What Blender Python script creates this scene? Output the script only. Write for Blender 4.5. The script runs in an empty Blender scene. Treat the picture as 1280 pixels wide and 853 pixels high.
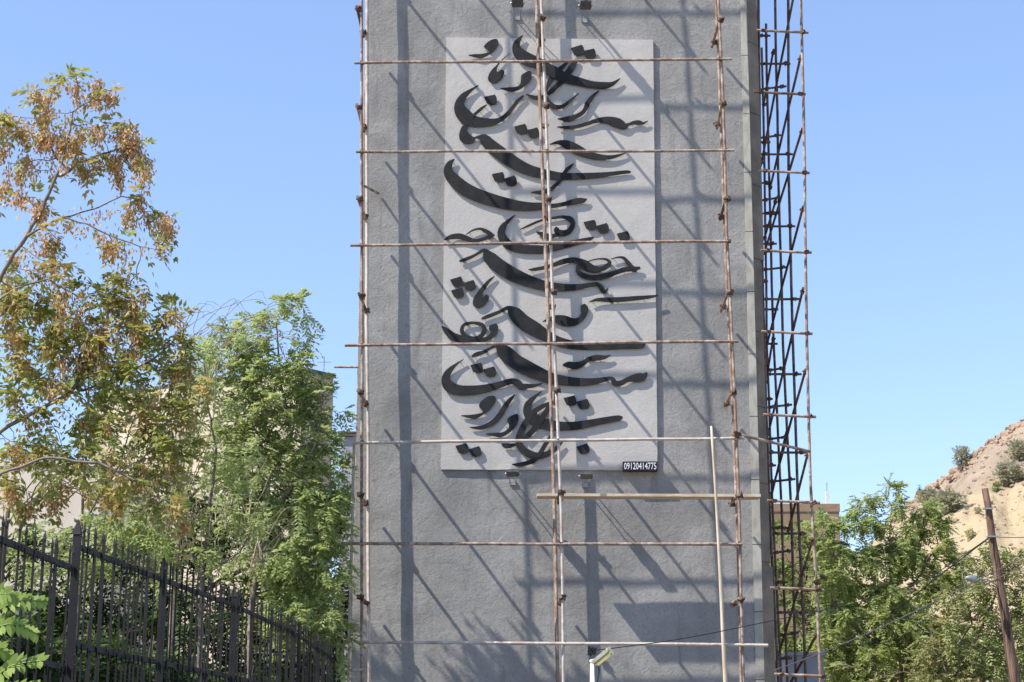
import bpy, bmesh, math, random
import numpy as np
from mathutils import Vector, Matrix, noise
from mathutils.geometry import tessellate_polygon
random.seed(7); rng = np.random.default_rng(7)
S = bpy.context.scene
COL = S.collection
R = math.radians

# ------------------------------------------------------------------ camera
F_PX = 2100.0
PITCH = math.atan(0.25)
CAMZ = 1.6
cam = bpy.data.cameras.new('camera'); camo = bpy.data.objects.new('camera', cam); COL.objects.link(camo)
camo.location = (0, 0, CAMZ); camo.rotation_euler = (math.pi/2 + PITCH, 0, 0)
cam.lens = F_PX*36/1280; cam.sensor_width = 36; cam.clip_start = 0.1; cam.clip_end = 5000
S.camera = camo
# ------------------------------------------------------------------ sky and sun
SUN = Vector((-2.2, -1.0, 2.9)).normalized()
w = bpy.data.worlds.new('World'); S.world = w; w.use_nodes = True
wn = w.node_tree.nodes; wl = w.node_tree.links
sky = wn.new('ShaderNodeTexSky'); sky.sky_type = 'NISHITA'; sky.sun_disc = False
sky.sun_elevation = math.asin(SUN.z); sky.sun_rotation = math.atan2(SUN.x, SUN.y) % (2*math.pi)
sky.altitude = 1200; sky.air_density = 1.2; sky.dust_density = 0.25; sky.ozone_density = 3.0
bg = wn['Background']; bg.inputs['Strength'].default_value = 0.133
gm = wn.new('ShaderNodeGamma'); gm.inputs['Gamma'].default_value = 0.7; wl.new(sky.outputs[0], gm.inputs['Color'])
ml = wn.new('ShaderNodeMix'); ml.data_type = 'RGBA'; ml.blend_type = 'MULTIPLY'; ml.inputs['Factor'].default_value = 1.0
ml.clamp_result = False; wl.new(gm.outputs[0], ml.inputs['A']); ml.inputs['B'].default_value = (1.50, 1.64, 1.98, 1)
wl.new(ml.outputs['Result'], bg.inputs['Color'])
sd = bpy.data.lights.new('sun', 'SUN'); sd.energy = 5.0; sd.angle = R(0.53); sd.color = (1.0, 0.95, 0.87)
so = bpy.data.objects.new('sun', sd); COL.objects.link(so)
so.rotation_euler = (-SUN).to_track_quat('-Z', 'Y').to_euler(); so.location = (-20, -10, 30)
S.view_settings.view_transform = 'Standard'; S.view_settings.look = 'None'
S.view_settings.exposure = 0.57; S.view_settings.gamma = 1.0; S.view_settings.use_curve_mapping = False

# ------------------------------------------------------------------ helpers
CP, SP = math.cos(PITCH), math.sin(PITCH)
def at(px, py, Y):
    a = (px-640)/F_PX; b = (426.5-py)/F_PX
    dy = CP - b*SP; dz = SP + b*CP
    t = Y/dy
    return Vector((a*t, Y, CAMZ + dz*t))
def link(o, parent=None):
    COL.objects.link(o)
    if parent is not None:
        o.parent = parent
    return o
def tag(o, label=None, cat=None, group=None, kind=None):
    if label: o['label'] = label
    if cat: o['category'] = cat
    if group: o['group'] = group
    if kind: o['kind'] = kind
    return o
def thing(name, label, cat, loc=(0, 0, 0), group=None):
    o = bpy.data.objects.new(name, None); o.empty_display_size = 0.2
    COL.objects.link(o); o.location = loc
    return tag(o, label, cat, group)
def mesh_obj(name, me, parent=None, kind=None):
    o = bpy.data.objects.new(name, me)
    link(o, parent)
    if parent is not None:      # geometry is written in world space: undo the parent's offset
        o.matrix_parent_inverse = Matrix.Translation(parent_world(parent)).inverted()
    if kind: o['kind'] = kind
    return o
def parent_world(p):
    v = Vector(p.location)
    if p.parent is not None and p.parent.type == 'EMPTY': pass
    return v if p.parent is None else (Vector((0, 0, 0)) + p.location + (parent_world(p.parent) + p.matrix_parent_inverse.translation))
def finish(name, bm, mat, parent=None, smooth=False, kind=None):
    bmesh.ops.recalc_face_normals(bm, faces=bm.faces)
    me = bpy.data.meshes.new(name); bm.to_mesh(me); bm.free()
    if smooth:
        me.polygons.foreach_set('use_smooth', [True]*len(me.polygons))
    me.materials.append(mat)
    return mesh_obj(name, me, parent, kind)
def box(bm, lo, hi):
    r = bmesh.ops.create_cube(bm, size=1.0)
    c = [(lo[i]+hi[i])/2 for i in range(3)]; s = [abs(hi[i]-lo[i]) for i in range(3)]
    for v in r['verts']:
        v.co = Vector((v.co.x*s[0]+c[0], v.co.y*s[1]+c[1], v.co.z*s[2]+c[2]))
    return r['verts']
def obox(bm, c, ax, ay, az):
    """oriented box, half axes as vectors"""
    r = bmesh.ops.create_cube(bm, size=2.0)
    for v in r['verts']:
        x, y, z = v.co
        v.co = Vector(c) + ax*x + ay*y + az*z
def frame_of(d):
    d = d.normalized()
    up = Vector((0, 0, 1)) if abs(d.z) < 0.9 else Vector((1, 0, 0))
    s = d.cross(up).normalized(); return s, s.cross(d).normalized()
def tube(bm, pts, radii, seg=8, cap=True):
    pts = [Vector(p) for p in pts]
    if not hasattr(radii, '__len__'): radii = [radii]*len(pts)
    rings = []
    s = None
    for i, p in enumerate(pts):
        d = (pts[min(i+1, len(pts)-1)] - pts[max(i-1, 0)])
        if d.length < 1e-9: d = Vector((0, 0, 1))
        d.normalize()
        if s is None: s, u = frame_of(d)
        else:
            s = (s - d*s.dot(d)).normalized(); u = s.cross(d)
        rings.append([bm.verts.new(p + (s*math.cos(2*math.pi*k/seg) + u*math.sin(2*math.pi*k/seg))*radii[i]) for k in range(seg)])
    for a, b in zip(rings[:-1], rings[1:]):
        for k in range(seg):
            bm.faces.new((a[k], a[(k+1) % seg], b[(k+1) % seg], b[k]))
    if cap:
        bm.faces.new(rings[0]); bm.faces.new(rings[-1])
    return rings

# ------------------------------------------------------------------ materials
def mat(name, base, rough=0.8, metal=0.0, var=None, scale=3.0, bump=0.0, bscale=20.0, bdist=0.01, var2=None, scale2=0.6, lo=0.4, hi=0.6, lo2=0.45, hi2=0.65, spec=0.3, stretch=None):
    m = bpy.data.materials.new(name); m.use_nodes = True
    n, l = m.node_tree.nodes, m.node_tree.links
    b = n['Principled BSDF']; b.inputs['Roughness'].default_value = rough; b.inputs['Metallic'].default_value = metal
    b.inputs['Specular IOR Level'].default_value = spec
    b.inputs['Base Color'].default_value = (*base, 1)
    geo = n.new('ShaderNodeNewGeometry'); vec = geo.outputs['Position']
    if stretch:
        mp = n.new('ShaderNodeMapping'); mp.inputs['Scale'].default_value = stretch; l.new(vec, mp.inputs['Vector']); vec = mp.outputs[0]
    prev = None
    def layer(sc, colr, lo, hi, prev, det=6):
        t = n.new('ShaderNodeTexNoise'); t.inputs['Scale'].default_value = sc; t.inputs['Detail'].default_value = det; t.inputs['Roughness'].default_value = 0.6
        l.new(vec, t.inputs['Vector'])
        mr = n.new('ShaderNodeMapRange'); mr.inputs['From Min'].default_value = lo; mr.inputs['From Max'].default_value = hi
        l.new(t.outputs['Fac'], mr.inputs['Value'])
        mx = n.new('ShaderNodeMix'); mx.data_type = 'RGBA'
        l.new(mr.outputs[0], mx.inputs['Factor'])
        if prev is None: mx.inputs['A'].default_value = (*base, 1)
        else: l.new(prev, mx.inputs['A'])
        mx.inputs['B'].default_value = (*colr, 1)
        return mx.outputs['Result']
    if var: prev = layer(scale, var, lo, hi, prev)
    if var2: prev = layer(scale2, var2, lo2, hi2, prev)
    if prev is not None: l.new(prev, b.inputs['Base Color'])
    if bump:
        t = n.new('ShaderNodeTexNoise'); t.inputs['Scale'].default_value = bscale; t.inputs['Detail'].default_value = 8; t.inputs['Roughness'].default_value = 0.65
        l.new(vec, t.inputs['Vector'])
        bp = n.new('ShaderNodeBump'); bp.inputs['Strength'].default_value = bump; bp.inputs['Distance'].default_value = bdist
        l.new(t.outputs['Fac'], bp.inputs['Height']); l.new(bp.outputs[0], b.inputs['Normal'])
    return m
M = {}
def plaster(name, base, var, dark, amt, dist_fine, dist_trowel):
    """trowelled render: fine grain, swirled trowel ridges, faint stains"""
    m = bpy.data.materials.new(name); m.use_nodes = True
    n, l = m.node_tree.nodes, m.node_tree.links
    b = n['Principled BSDF']; b.inputs['Roughness'].default_value = 0.92; b.inputs['Specular IOR Level'].default_value = 0.15
    pos = n.new('ShaderNodeNewGeometry').outputs['Position']
    def nz(sc, det, ro, dis=0.0, src=None):
        t = n.new('ShaderNodeTexNoise'); t.inputs['Scale'].default_value = sc; t.inputs['Detail'].default_value = det
        t.inputs['Roughness'].default_value = ro; t.inputs['Distortion'].default_value = dis
        l.new(src or pos, t.inputs['Vector']); return t.outputs['Fac']
    def rng_(v, a, c, d=0.0, e=1.0):
        r = n.new('ShaderNodeMapRange'); r.inputs['From Min'].default_value = a; r.inputs['From Max'].default_value = c
        r.inputs['To Min'].default_value = d; r.inputs['To Max'].default_value = e; l.new(v, r.inputs['Value']); return r.outputs[0]
    def mix(f, a, c):
        x = n.new('ShaderNodeMix'); x.data_type = 'RGBA'; l.new(f, x.inputs['Factor'])
        for k, s in (('A', a), ('B', c)):
            if isinstance(s, tuple): x.inputs[k].default_value = (*s, 1)
            else: l.new(s, x.inputs[k])
        return x.outputs['Result']
    c = mix(rng_(nz(1.1, 5, 0.6, 0.6), 0.35, 0.68), base, var)
    c = mix(rng_(nz(0.45, 3, 0.5, 1.2), 0.5, 0.62, 0, amt*0.28), c, dark)
    c = mix(rng_(nz(26, 3, 0.7, 0.5), 0.5, 0.7, 0, amt*0.45), c, dark)
    mp = n.new('ShaderNodeMapping'); mp.inputs['Scale'].default_value = (3.2, 1, 0.35); l.new(pos, mp.inputs['Vector'])
    c = mix(rng_(nz(1.0, 6, 0.65, 0.2, mp.outputs[0]), 0.55, 0.8, 0, amt), c, dark)
    c = mix(rng_(nz(14, 4, 0.6, 1.0), 0.56, 0.72, 0, amt*0.5), c, dark)
    l.new(c, b.inputs['Base Color'])
    mp2 = n.new('ShaderNodeMapping'); mp2.inputs['Scale'].default_value = (1, 1, 1.7); l.new(pos, mp2.inputs['Vector'])
    fine = nz(19, 8, 0.72, 0.4, mp2.outputs[0])
    wave = nz(6.5, 6, 0.68, 0.7)
    b1 = n.new('ShaderNodeBump'); b1.inputs['Strength'].default_value = 0.8; b1.inputs['Distance'].default_value = dist_trowel; l.new(wave, b1.inputs['Height'])
    b2 = n.new('ShaderNodeBump'); b2.inputs['Strength'].default_value = 0.8; b2.inputs['Distance'].default_value = dist_fine; l.new(fine, b2.inputs['Height'])
    l.new(b1.outputs[0], b2.inputs['Normal']); l.new(b2.outputs[0], b.inputs['Normal'])
    return m
M['plaster'] = plaster('grey_render', (0.278, 0.267, 0.250), (0.375, 0.36, 0.338), (0.15, 0.144, 0.138), 0.95, 0.0065, 0.018)
M['panel'] = plaster('pale_render', (0.475, 0.443, 0.404), (0.545, 0.51, 0.468), (0.40, 0.385, 0.37), 0.5, 0.006, 0.008)
M['letter'] = mat('charcoal_paint', (0.022, 0.023, 0.025), 0.75, 0.0, (0.033, 0.033, 0.033), 6, 0.2, 60, 0.002, spec=0.15)
M['stone'] = mat('travertine', (0.41, 0.385, 0.325), 0.7, 0, (0.48, 0.455, 0.39), 3, 0.2, 30, 0.004, (0.34, 0.32, 0.27), 9, stretch=(1, 1, 0.4))
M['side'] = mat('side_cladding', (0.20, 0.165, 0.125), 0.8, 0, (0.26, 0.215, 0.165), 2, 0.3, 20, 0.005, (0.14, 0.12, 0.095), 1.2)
M['pipe'] = mat('rusty_pipe', (0.27, 0.175, 0.125), 0.75, 0.0, (0.46, 0.38, 0.31), 5.0, 0.5, 70, 0.003, (0.16, 0.08, 0.055), 11, 0.45, 0.6, 0.52, 0.7, spec=0.3)
M['pipe_dark'] = mat('dark_rusty_pipe', (0.115, 0.07, 0.055), 0.7, 0.0, (0.2, 0.14, 0.11), 4.0, 0.5, 70, 0.003, (0.06, 0.035, 0.03), 9, spec=0.3)  # darker rust; on the side scaffold the tower's shade is put into this colour
M['pipe_pale'] = mat('cement_splashed_pipe', (0.55, 0.47, 0.40), 0.85, 0.0, (0.38, 0.26, 0.2), 5.0, 0.5, 70, 0.003, (0.62, 0.58, 0.52), 10)
M['clamp'] = mat('clamp_steel', (0.09, 0.05, 0.035), 0.7, 0.0, (0.16, 0.09, 0.06), 12, 0.4, 90, 0.003)
M['wood'] = mat('raw_timber', (0.62, 0.50, 0.35), 0.8, 0, (0.5, 0.38, 0.25), 4, 0.4, 30, 0.003, (0.7, 0.6, 0.46), 9, stretch=(0.4, 3, 3))
M['wood_v'] = mat('peeled_log', (0.66, 0.56, 0.43), 0.8, 0, (0.5, 0.4, 0.28), 4, 0.4, 30, 0.003, stretch=(4, 4, 0.5))
M['fence'] = mat('fence_paint', (0.007, 0.007, 0.008), 0.6, 0.0, (0.02, 0.016, 0.014), 5, 0.2, 60, 0.002, spec=0.4)
M['utility'] = mat('creosoted_wood', (0.15, 0.085, 0.055), 0.9, 0, (0.25, 0.16, 0.11), 5, 0.8, 25, 0.01, (0.06, 0.035, 0.025), 7, stretch=(5, 5, 0.35))
M['bark'] = mat('tree_bark', (0.15, 0.115, 0.088), 0.95, 0, (0.26, 0.215, 0.17), 8, 0.8, 30, 0.01)
M['bark_dark'] = mat('dark_bark', (0.10, 0.07, 0.05), 0.95, 0, (0.18, 0.14, 0.1), 8, 0.8, 30, 0.01)
M['twig_pale'] = mat('bleached_twig', (0.36, 0.29, 0.21), 0.95, 0, (0.22, 0.17, 0.12), 6)
M['beige'] = mat('beige_render', (0.50, 0.41, 0.29), 0.9, 0, (0.62, 0.53, 0.41), 0.5, 0.3, 8, 0.01, (0.42, 0.35, 0.26), 1.5)
M['tan'] = mat('tan_brickwork', (0.27, 0.185, 0.115), 0.9, 0, (0.33, 0.235, 0.15), 1.5, 0.3, 12, 0.01)
M['pale'] = mat('cream_render', (0.62, 0.54, 0.44), 0.9, 0, (0.7, 0.62, 0.52), 0.6, 0.2, 10, 0.01)
M['roof'] = mat('dark_roof_sheet', (0.06, 0.062, 0.066), 0.7, 0, (0.1, 0.1, 0.1), 2)
M['concrete'] = mat('grey_wall_render', (0.33, 0.32, 0.34), 0.9, 0, (0.4, 0.39, 0.4), 1.5, 0.3, 15, 0.01)
M['white'] = mat('white_paint', (0.75, 0.75, 0.73), 0.5, 0, (0.6, 0.6, 0.57), 9)
M['yellow'] = mat('yellowed_lens', (0.72, 0.62, 0.30), 0.4, 0, (0.6, 0.5, 0.25), 9)
M['black'] = mat('black_plastic', (0.015, 0.015, 0.016), 0.5)
M['lampgrey'] = mat('lamp_grey', (0.07, 0.07, 0.072), 0.5, 0, (0.12, 0.12, 0.12), 15)
M['lamp_cream'] = mat('aged_lamp_casing', (0.7, 0.64, 0.48), 0.6, 0, (0.5, 0.44, 0.3), 14)
M['cable'] = mat('cable_sheath', (0.03, 0.03, 0.03), 0.6)
M['cable_grey'] = mat('weathered_cable', (0.12, 0.11, 0.11), 0.6)
M['galv'] = mat('galvanised_steel', (0.42, 0.43, 0.42), 0.45, 0.5, (0.3, 0.3, 0.3), 9)
M['glass'] = mat('lamp_glass', (0.25, 0.26, 0.27), 0.12, 0.0, spec=0.6)
M['plate'] = mat('plate_black', (0.012, 0.013, 0.022), 0.5)
M['digit'] = mat('digit_white', (0.8, 0.8, 0.82), 0.5)
M['window'] = mat('window_glass', (0.03, 0.035, 0.04), 0.15, spec=0.6)
M['ground'] = mat('dry_earth', (0.25, 0.19, 0.13), 0.95, 0, (0.33, 0.26, 0.18), 0.4, 0.4, 6, 0.03, (0.14, 0.13, 0.07), 0.15)
M['asphalt'] = mat('asphalt', (0.05, 0.05, 0.052), 0.9, 0, (0.07, 0.07, 0.07), 2, 0.4, 60, 0.005)
M['kerb'] = mat('kerb_concrete', (0.38, 0.37, 0.35), 0.9, 0, (0.3, 0.29, 0.27), 3, 0.3, 40, 0.004)

def leaf_mat(name, cols, patch=None, pscale=0.8, plo=0.5, phi=0.62, trans=0.35):
    m = bpy.data.materials.new(name); m.use_nodes = True
    n, l = m.node_tree.nodes, m.node_tree.links
    b = n['Principled BSDF']; b.inputs['Roughness'].default_value = 0.55; b.inputs['Specular IOR Level'].default_value = 0.35
    g = n.new('ShaderNodeNewGeometry')
    cr = n.new('ShaderNodeValToRGB'); e = cr.color_ramp.elements
    e[0].position = 0; e[0].color = (*cols[0], 1); e[1].position = 1; e[1].color = (*cols[-1], 1)
    for i, c in enumerate(cols[1:-1]):
        x = e.new((i+1)/(len(cols)-1)); x.color = (*c, 1)
    l.new(g.outputs['Random Per Island'], cr.inputs['Fac'])
    out = cr.outputs['Color']
    if patch:
        t = n.new('ShaderNodeTexNoise'); t.inputs['Scale'].default_value = pscale; t.inputs['Detail'].default_value = 3
        l.new(g.outputs['Position'], t.inputs['Vector'])
        mr = n.new('ShaderNodeMapRange'); mr.inputs['From Min'].default_value = plo; mr.inputs['From Max'].default_value = phi
        l.new(t.outputs['Fac'], mr.inputs['Value'])
        mx = n.new('ShaderNodeMix'); mx.data_type = 'RGBA'; l.new(mr.outputs[0], mx.inputs['Factor'])
        l.new(out, mx.inputs['A']); mx.inputs['B'].default_value = (*patch, 1); out = mx.outputs['Result']
    l.new(out, b.inputs['Base Color'])
    tr = n.new('ShaderNodeBsdfTranslucent'); l.new(out, tr.inputs['Color'])
    ms = n.new('ShaderNodeMixShader'); ms.inputs['Fac'].default_value = trans
    o = n['Material Output']
    l.new(b.outputs[0], ms.inputs[1]); l.new(tr.outputs[0], ms.inputs[2]); l.new(ms.outputs[0], o.inputs['Surface'])
    return m
M['leaf_green'] = leaf_mat('leaf_green', [(0.15, 0.2, 0.05), (0.24, 0.31, 0.08), (0.34, 0.40, 0.14)], (0.2, 0.25, 0.07), 0.9, trans=0.4)
M['leaf_autumn'] = leaf_mat('leaf_autumn', [(0.2, 0.24, 0.05), (0.33, 0.36, 0.09), (0.48, 0.45, 0.15)], (0.52, 0.40, 0.13), 2.2, trans=0.45)
M['seed_brown'] = leaf_mat('seed_brown', [(0.45, 0.24, 0.09), (0.64, 0.40, 0.18), (0.75, 0.54, 0.3)], (0.56, 0.42, 0.17), 2)
M['leaf_light'] = leaf_mat('leaf_light', [(0.28, 0.34, 0.10), (0.38, 0.45, 0.16), (0.50, 0.55, 0.27)], (0.38, 0.42, 0.15), 0.5, trans=0.6)
M['leaf_dark'] = leaf_mat('leaf_dark', [(0.035, 0.06, 0.014), (0.06, 0.10, 0.022), (0.10, 0.15, 0.035)], None)  # darkened to paint shade behind the fence; also a dark hill bush
M['leaf_dry'] = leaf_mat('leaf_dry', [(0.2, 0.24, 0.07), (0.3, 0.34, 0.12), (0.42, 0.42, 0.18)], (0.38, 0.33, 0.15), 1.0)
M['leaf_shrub'] = leaf_mat('leaf_shrub', [(0.28, 0.28, 0.17), (0.37, 0.36, 0.23), (0.46, 0.44, 0.30)], None, trans=0.5)
M['leaf_near'] = leaf_mat('leaf_near', [(0.2, 0.28, 0.05), (0.27, 0.37, 0.07), (0.36, 0.44, 0.11)], None)

# ------------------------------------------------------------------ ground, road, pavement
bm = bmesh.new()
g = bmesh.ops.create_grid(bm, x_segments=60, y_segments=60, size=1500)
for v in bm.verts: v.co.y += 400
ground = finish('ground', bm, M['ground']); tag(ground, 'dry brown earth around the tower and below the hill', kind='structure')
bm = bmesh.new(); box(bm, (-1.9, -60, -0.3), (9.5, 26, 0.004)); road = finish('road', bm, M['asphalt']); tag(road, kind='structure', label='grey asphalt road leading to the tower')
bm = bmesh.new(); box(bm, (-3.6, -60, -0.3), (-2.05, 29.0, 0.13)); pav = finish('pavement', bm, M['kerb']); tag(pav, kind='structure', label='concrete pavement under the fence')
bm = bmesh.new(); box(bm, (-2.047, -60, -0.3), (-1.903, 26, 0.12)); kb = finish('kerb', bm, M['kerb']); tag(kb, kind='structure', label='concrete kerb along the road')

# ------------------------------------------------------------------ tower
YF = 30.0
def edge_line(p0, p1, Y):
    a = at(p0[0], p0[1], Y); b = at(p1[0], p1[1], Y)
    def f(z):
        t = (z-a.z)/(b.z-a.z); return a + (b-a)*t
    return f
eL = edge_line((459, 0), (438, 853), YF)
eTi = edge_line((925, 0), (944.5, 853), YF)
eTo = edge_line((933, 0), (955.5, 853), YF)
ZT = 23.0
tower = thing('monument_tower', 'tall grey rendered tower slab carrying the calligraphy panel', 'tower', (0.4, 33, 0))
bm = bmesh.new()
# front skin as a fine sheet with real undulation, closed into a slab
nx, nz_ = 60, 170
grid = []
for j in range(nz_+1):
    z = ZT*j/nz_
    a, b = eL(z), eTi(z); row = []
    for i in range(nx+1):
        x = a.x + (b.x-a.x)*i/nx
        d = noise.noise(Vector((x*1.1, 3.1, z*1.1)))*0.009 + noise.noise(Vector((x*3.3, 9.1, z*2.9)))*0.005
        if i in (0,): d = 0
        row.append(bm.verts.new((x, YF + d, z)))
    grid.append(row)
for j in range(nz_):
    for i in range(nx):
        bm.faces.new((grid[j][i], grid[j][i+1], grid[j+1][i+1], grid[j+1][i]))
fw = finish('front_wall', bm, M['plaster'], tower, smooth=True)
# body behind
bm = bmesh.new()
def prism(bm, loop0, loop1):
    a = [bm.verts.new(p) for p in loop0]; b = [bm.verts.new(p) for p in loop1]
    n = len(a)
    for k in range(n): bm.faces.new((a[k], a[(k+1) % n], b[(k+1) % n], b[k]))
    bm.faces.new(a); bm.faces.new(b)
def body_loop(z):
    l, r = eL(z), eTo(z)
    return [(l.x+0.003, YF+0.02, z), (r.x-0.004, YF+0.02, z), (r.x+0.17, YF+0.19, z), (r.x+0.19, 36.2, z), (l.x+0.003, 36.2, z)]
prism(bm, body_loop(0.0), body_loop(ZT-0.02))
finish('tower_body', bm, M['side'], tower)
# side cladding strips, stepped where the photo steps
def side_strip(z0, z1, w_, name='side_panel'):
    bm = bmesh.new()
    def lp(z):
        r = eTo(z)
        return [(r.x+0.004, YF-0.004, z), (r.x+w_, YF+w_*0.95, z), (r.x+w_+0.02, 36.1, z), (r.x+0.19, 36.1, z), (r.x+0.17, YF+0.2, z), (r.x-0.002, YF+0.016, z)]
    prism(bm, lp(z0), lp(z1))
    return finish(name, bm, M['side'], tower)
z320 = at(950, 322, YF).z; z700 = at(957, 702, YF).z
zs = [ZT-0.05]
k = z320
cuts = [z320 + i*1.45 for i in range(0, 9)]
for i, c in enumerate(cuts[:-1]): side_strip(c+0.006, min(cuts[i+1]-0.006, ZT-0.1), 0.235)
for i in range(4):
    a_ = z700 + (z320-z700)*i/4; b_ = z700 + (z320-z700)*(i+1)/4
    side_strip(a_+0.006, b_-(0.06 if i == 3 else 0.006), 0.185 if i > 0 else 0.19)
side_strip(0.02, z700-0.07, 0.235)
# corner stones (travertine trim), each a part
zj = []
jy = [853+150, 850, 765, 681, 600, 521, 443, 365, 290, 216, 143, 70, 0, -70, -140, -215, -290, -365]
zj = [at(940, y, YF).z for y in jy]
for a_, b_ in zip(zj[:-1], zj[1:]):
    if a_ < 0: a_ = 0.0
    bm = bmesh.new(); g_ = 0.007; dp = random.uniform(0.022, 0.03)
    def lp(z): 
        i_, o_ = eTi(z), eTo(z)
        return [(i_.x+0.002, YF-dp, z), (o_.x, YF-dp, z), (o_.x, YF+0.01, z), (i_.x+0.002, YF+0.05, z)]
    prism(bm, lp(a_+g_), lp(b_-g_))
    finish('corner_stone', bm, M['stone'], tower)
bm = bmesh.new(); l_, r_ = eL(ZT), eTo(ZT); box(bm, (l_.x-0.1, YF-0.1, ZT), (r_.x+0.3, 36.3, ZT+0.25)); finish('coping', bm, M['stone'], tower)

# ------------------------------------------------------------------ calligraphy panel
YP = YF - 0.055
sign = thing('calligraphy_panel', 'pale rectangular panel with black raised Persian calligraphy on the grey tower', 'sign', (0.68, YP, 0))
def tile(t):
    return (550 if t[0] == 'A' else 685), 45 + 91*(int(t[1])-1)
def tp(t, u, v):
    x0, y0 = tile(t); return x0 + u/9.14, y0 + v/9.14
cor = [at(558, 47, YP), at(816.5, 50, YP), at(822, 588, YP), at(551, 587, YP)]
bm = bmesh.new()
nu, nv = 40, 80
rows = []
for j in range(nv+1):
    row = []
    for i in range(nu+1):
        s, t = i/nu, j/nv
        p = (cor[3]*(1-s)+cor[2]*s)*(1-t) + (cor[0]*(1-s)+cor[1]*s)*t
        edge = min(i, nu-i, j, nv-j) == 0
        d = 0 if edge else noise.noise(Vector((p.x*2.2, 1.7, p.z*2.2)))*0.004
        row.append(bm.verts.new((p.x + (noise.noise(Vector((0, p.z*4, 2)))*0.008 if edge else 0), YP+d, p.z + (noise.noise(Vector((p.x*4, 0, 5)))*0.008 if edge else 0))))
    rows.append(row)
for j in range(nv):
    for i in range(nu): bm.faces.new((rows[j][i], rows[j][i+1], rows[j+1][i+1], rows[j+1][i]))
ring = rows[0][:] + [r[-1] for r in rows[1:]] + rows[-1][-2::-1] + [r[0] for r in rows[-2:0:-1]]
back = [bm.verts.new((v.co.x, YF+0.015, v.co.z)) for v in ring]
for k in range(len(ring)): bm.faces.new((ring[k], back[k], back[(k+1) % len(ring)], ring[(k+1) % len(ring)]))
finish('backing_board', bm, M['panel'], sign)

def catmull(pts, n=6, closed=False):
    P = [np.array(p, float) for p in pts]; out = []
    N = len(P)
    rngk = range(N) if closed else range(N-1)
    for i in rngk:
        if closed: p0, p1, p2, p3 = P[i-1], P[i], P[(i+1) % N], P[(i+2) % N]
        else: p0, p1, p2, p3 = P[max(i-1, 0)], P[i], P[i+1], P[min(i+2, N-1)]
        for k in range(n):
            t = k/n
            out.append(0.5*((2*p1) + (-p0+p2)*t + (2*p0-5*p1+4*p2-p3)*t*t + (-p0+3*p1-3*p2+p3)*t**3))
    if not closed: out.append(P[-1])
    return out
stroke_i = [0]
def letter_base():
    stroke_i[0] += 1
    return YP - 0.040 - (stroke_i[0] % 8)*0.0022
LT = 0.016
def add_pin(parent, px, py, Y):
    p = at(px, py, Y+LT); bm = bmesh.new()
    tube(bm, [(p.x, p.y-0.001, p.z), (p.x, YP+0.004, p.z)], 0.006, 5)
    finish('pin', bm, M['letter'], parent)
def ribbon(t, pts, name='letter_stroke', n=6):
    Y = letter_base()
    c = catmull([(*tp(t, p[0], p[1]), p[2]/9.14) for p in pts], n)
    L, Rr = [], []
    for i, q in enumerate(c):
        d = c[min(i+1, len(c)-1)][:2] - c[max(i-1, 0)][:2]
        ln = math.hypot(*d) or 1; nx_, ny_ = -d[1]/ln, d[0]/ln
        wv = max(q[2], 0.7)/2
        L.append((q[0]+nx_*wv, q[1]+ny_*wv)); Rr.append((q[0]-nx_*wv, q[1]-ny_*wv))
    bm = bmesh.new()
    fl = [bm.verts.new(at(*p, Y)) for p in L]; fr = [bm.verts.new(at(*p, Y)) for p in Rr]
    bl = [bm.verts.new(v.co + Vector((0, LT, 0))) for v in fl]; br = [bm.verts.new(v.co + Vector((0, LT, 0))) for v in fr]
    m_ = len(fl)
    for i in range(m_-1):
        bm.faces.new((fl[i], fl[i+1], fr[i+1], fr[i])); bm.faces.new((bl[i], br[i], br[i+1], bl[i+1]))
        bm.faces.new((fl[i], bl[i], bl[i+1], fl[i+1])); bm.faces.new((fr[i], fr[i+1], br[i+1], br[i]))
    bm.faces.new((fl[0], fr[0], br[0], bl[0])); bm.faces.new((fl[-1], bl[-1], br[-1], fr[-1]))
    me = bpy.data.meshes.new(name)
    bm.to_mesh(me); bm.free(); me.materials.append(M['letter'])
    o = mesh_obj(name, me, sign)
    step = max(1, len(c)//3)
    for k in range(min(3, len(c)-1), len(c)-2, step): add_pin(o, c[k][0], c[k][1], Y)
    return o
def poly(t, pts, name='letter_stroke', n=4, smooth=True):
    Y = letter_base()
    P = [tp(t, *p) for p in pts]
    c = catmull(P, n, True) if smooth else P
    bm = bmesh.new()
    f = [bm.verts.new(at(p[0], p[1], Y)) for p in c]; b = [bm.verts.new(v.co + Vector((0, LT, 0))) for v in f]
    N = len(f)
    for k in range(N): bm.faces.new((f[k], f[(k+1) % N], b[(k+1) % N], b[k]))
    tri = tessellate_polygon([[Vector((p[0], p[1], 0)) for p in c]])
    for a_t, b_t, c_t in tri:
        bm.faces.new((f[a_t], f[b_t], f[c_t])); bm.faces.new((b[a_t], b[c_t], b[b_t]))
    o = finish(name, bm, M['letter'], sign)
    cx = sum(p[0] for p in P)/len(P); cy = sum(p[1] for p in P)/len(P)
    add_pin(o, cx, cy, Y)
    return o
def dot(t, u, v, s=1.0):
    rel = [(-75, -28), (48, -60), (66, -30), (76, 22), (62, 48), (10, 62), (-36, 50), (-55, 15)]
    a = random.uniform(-0.06, 0.06)
    poly(t, [(u + s*(x*math.cos(a)-y*math.sin(a)), v + s*(x*math.sin(a)+y*math.cos(a))) for x, y in rel], 'dot', 1, False)

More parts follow.
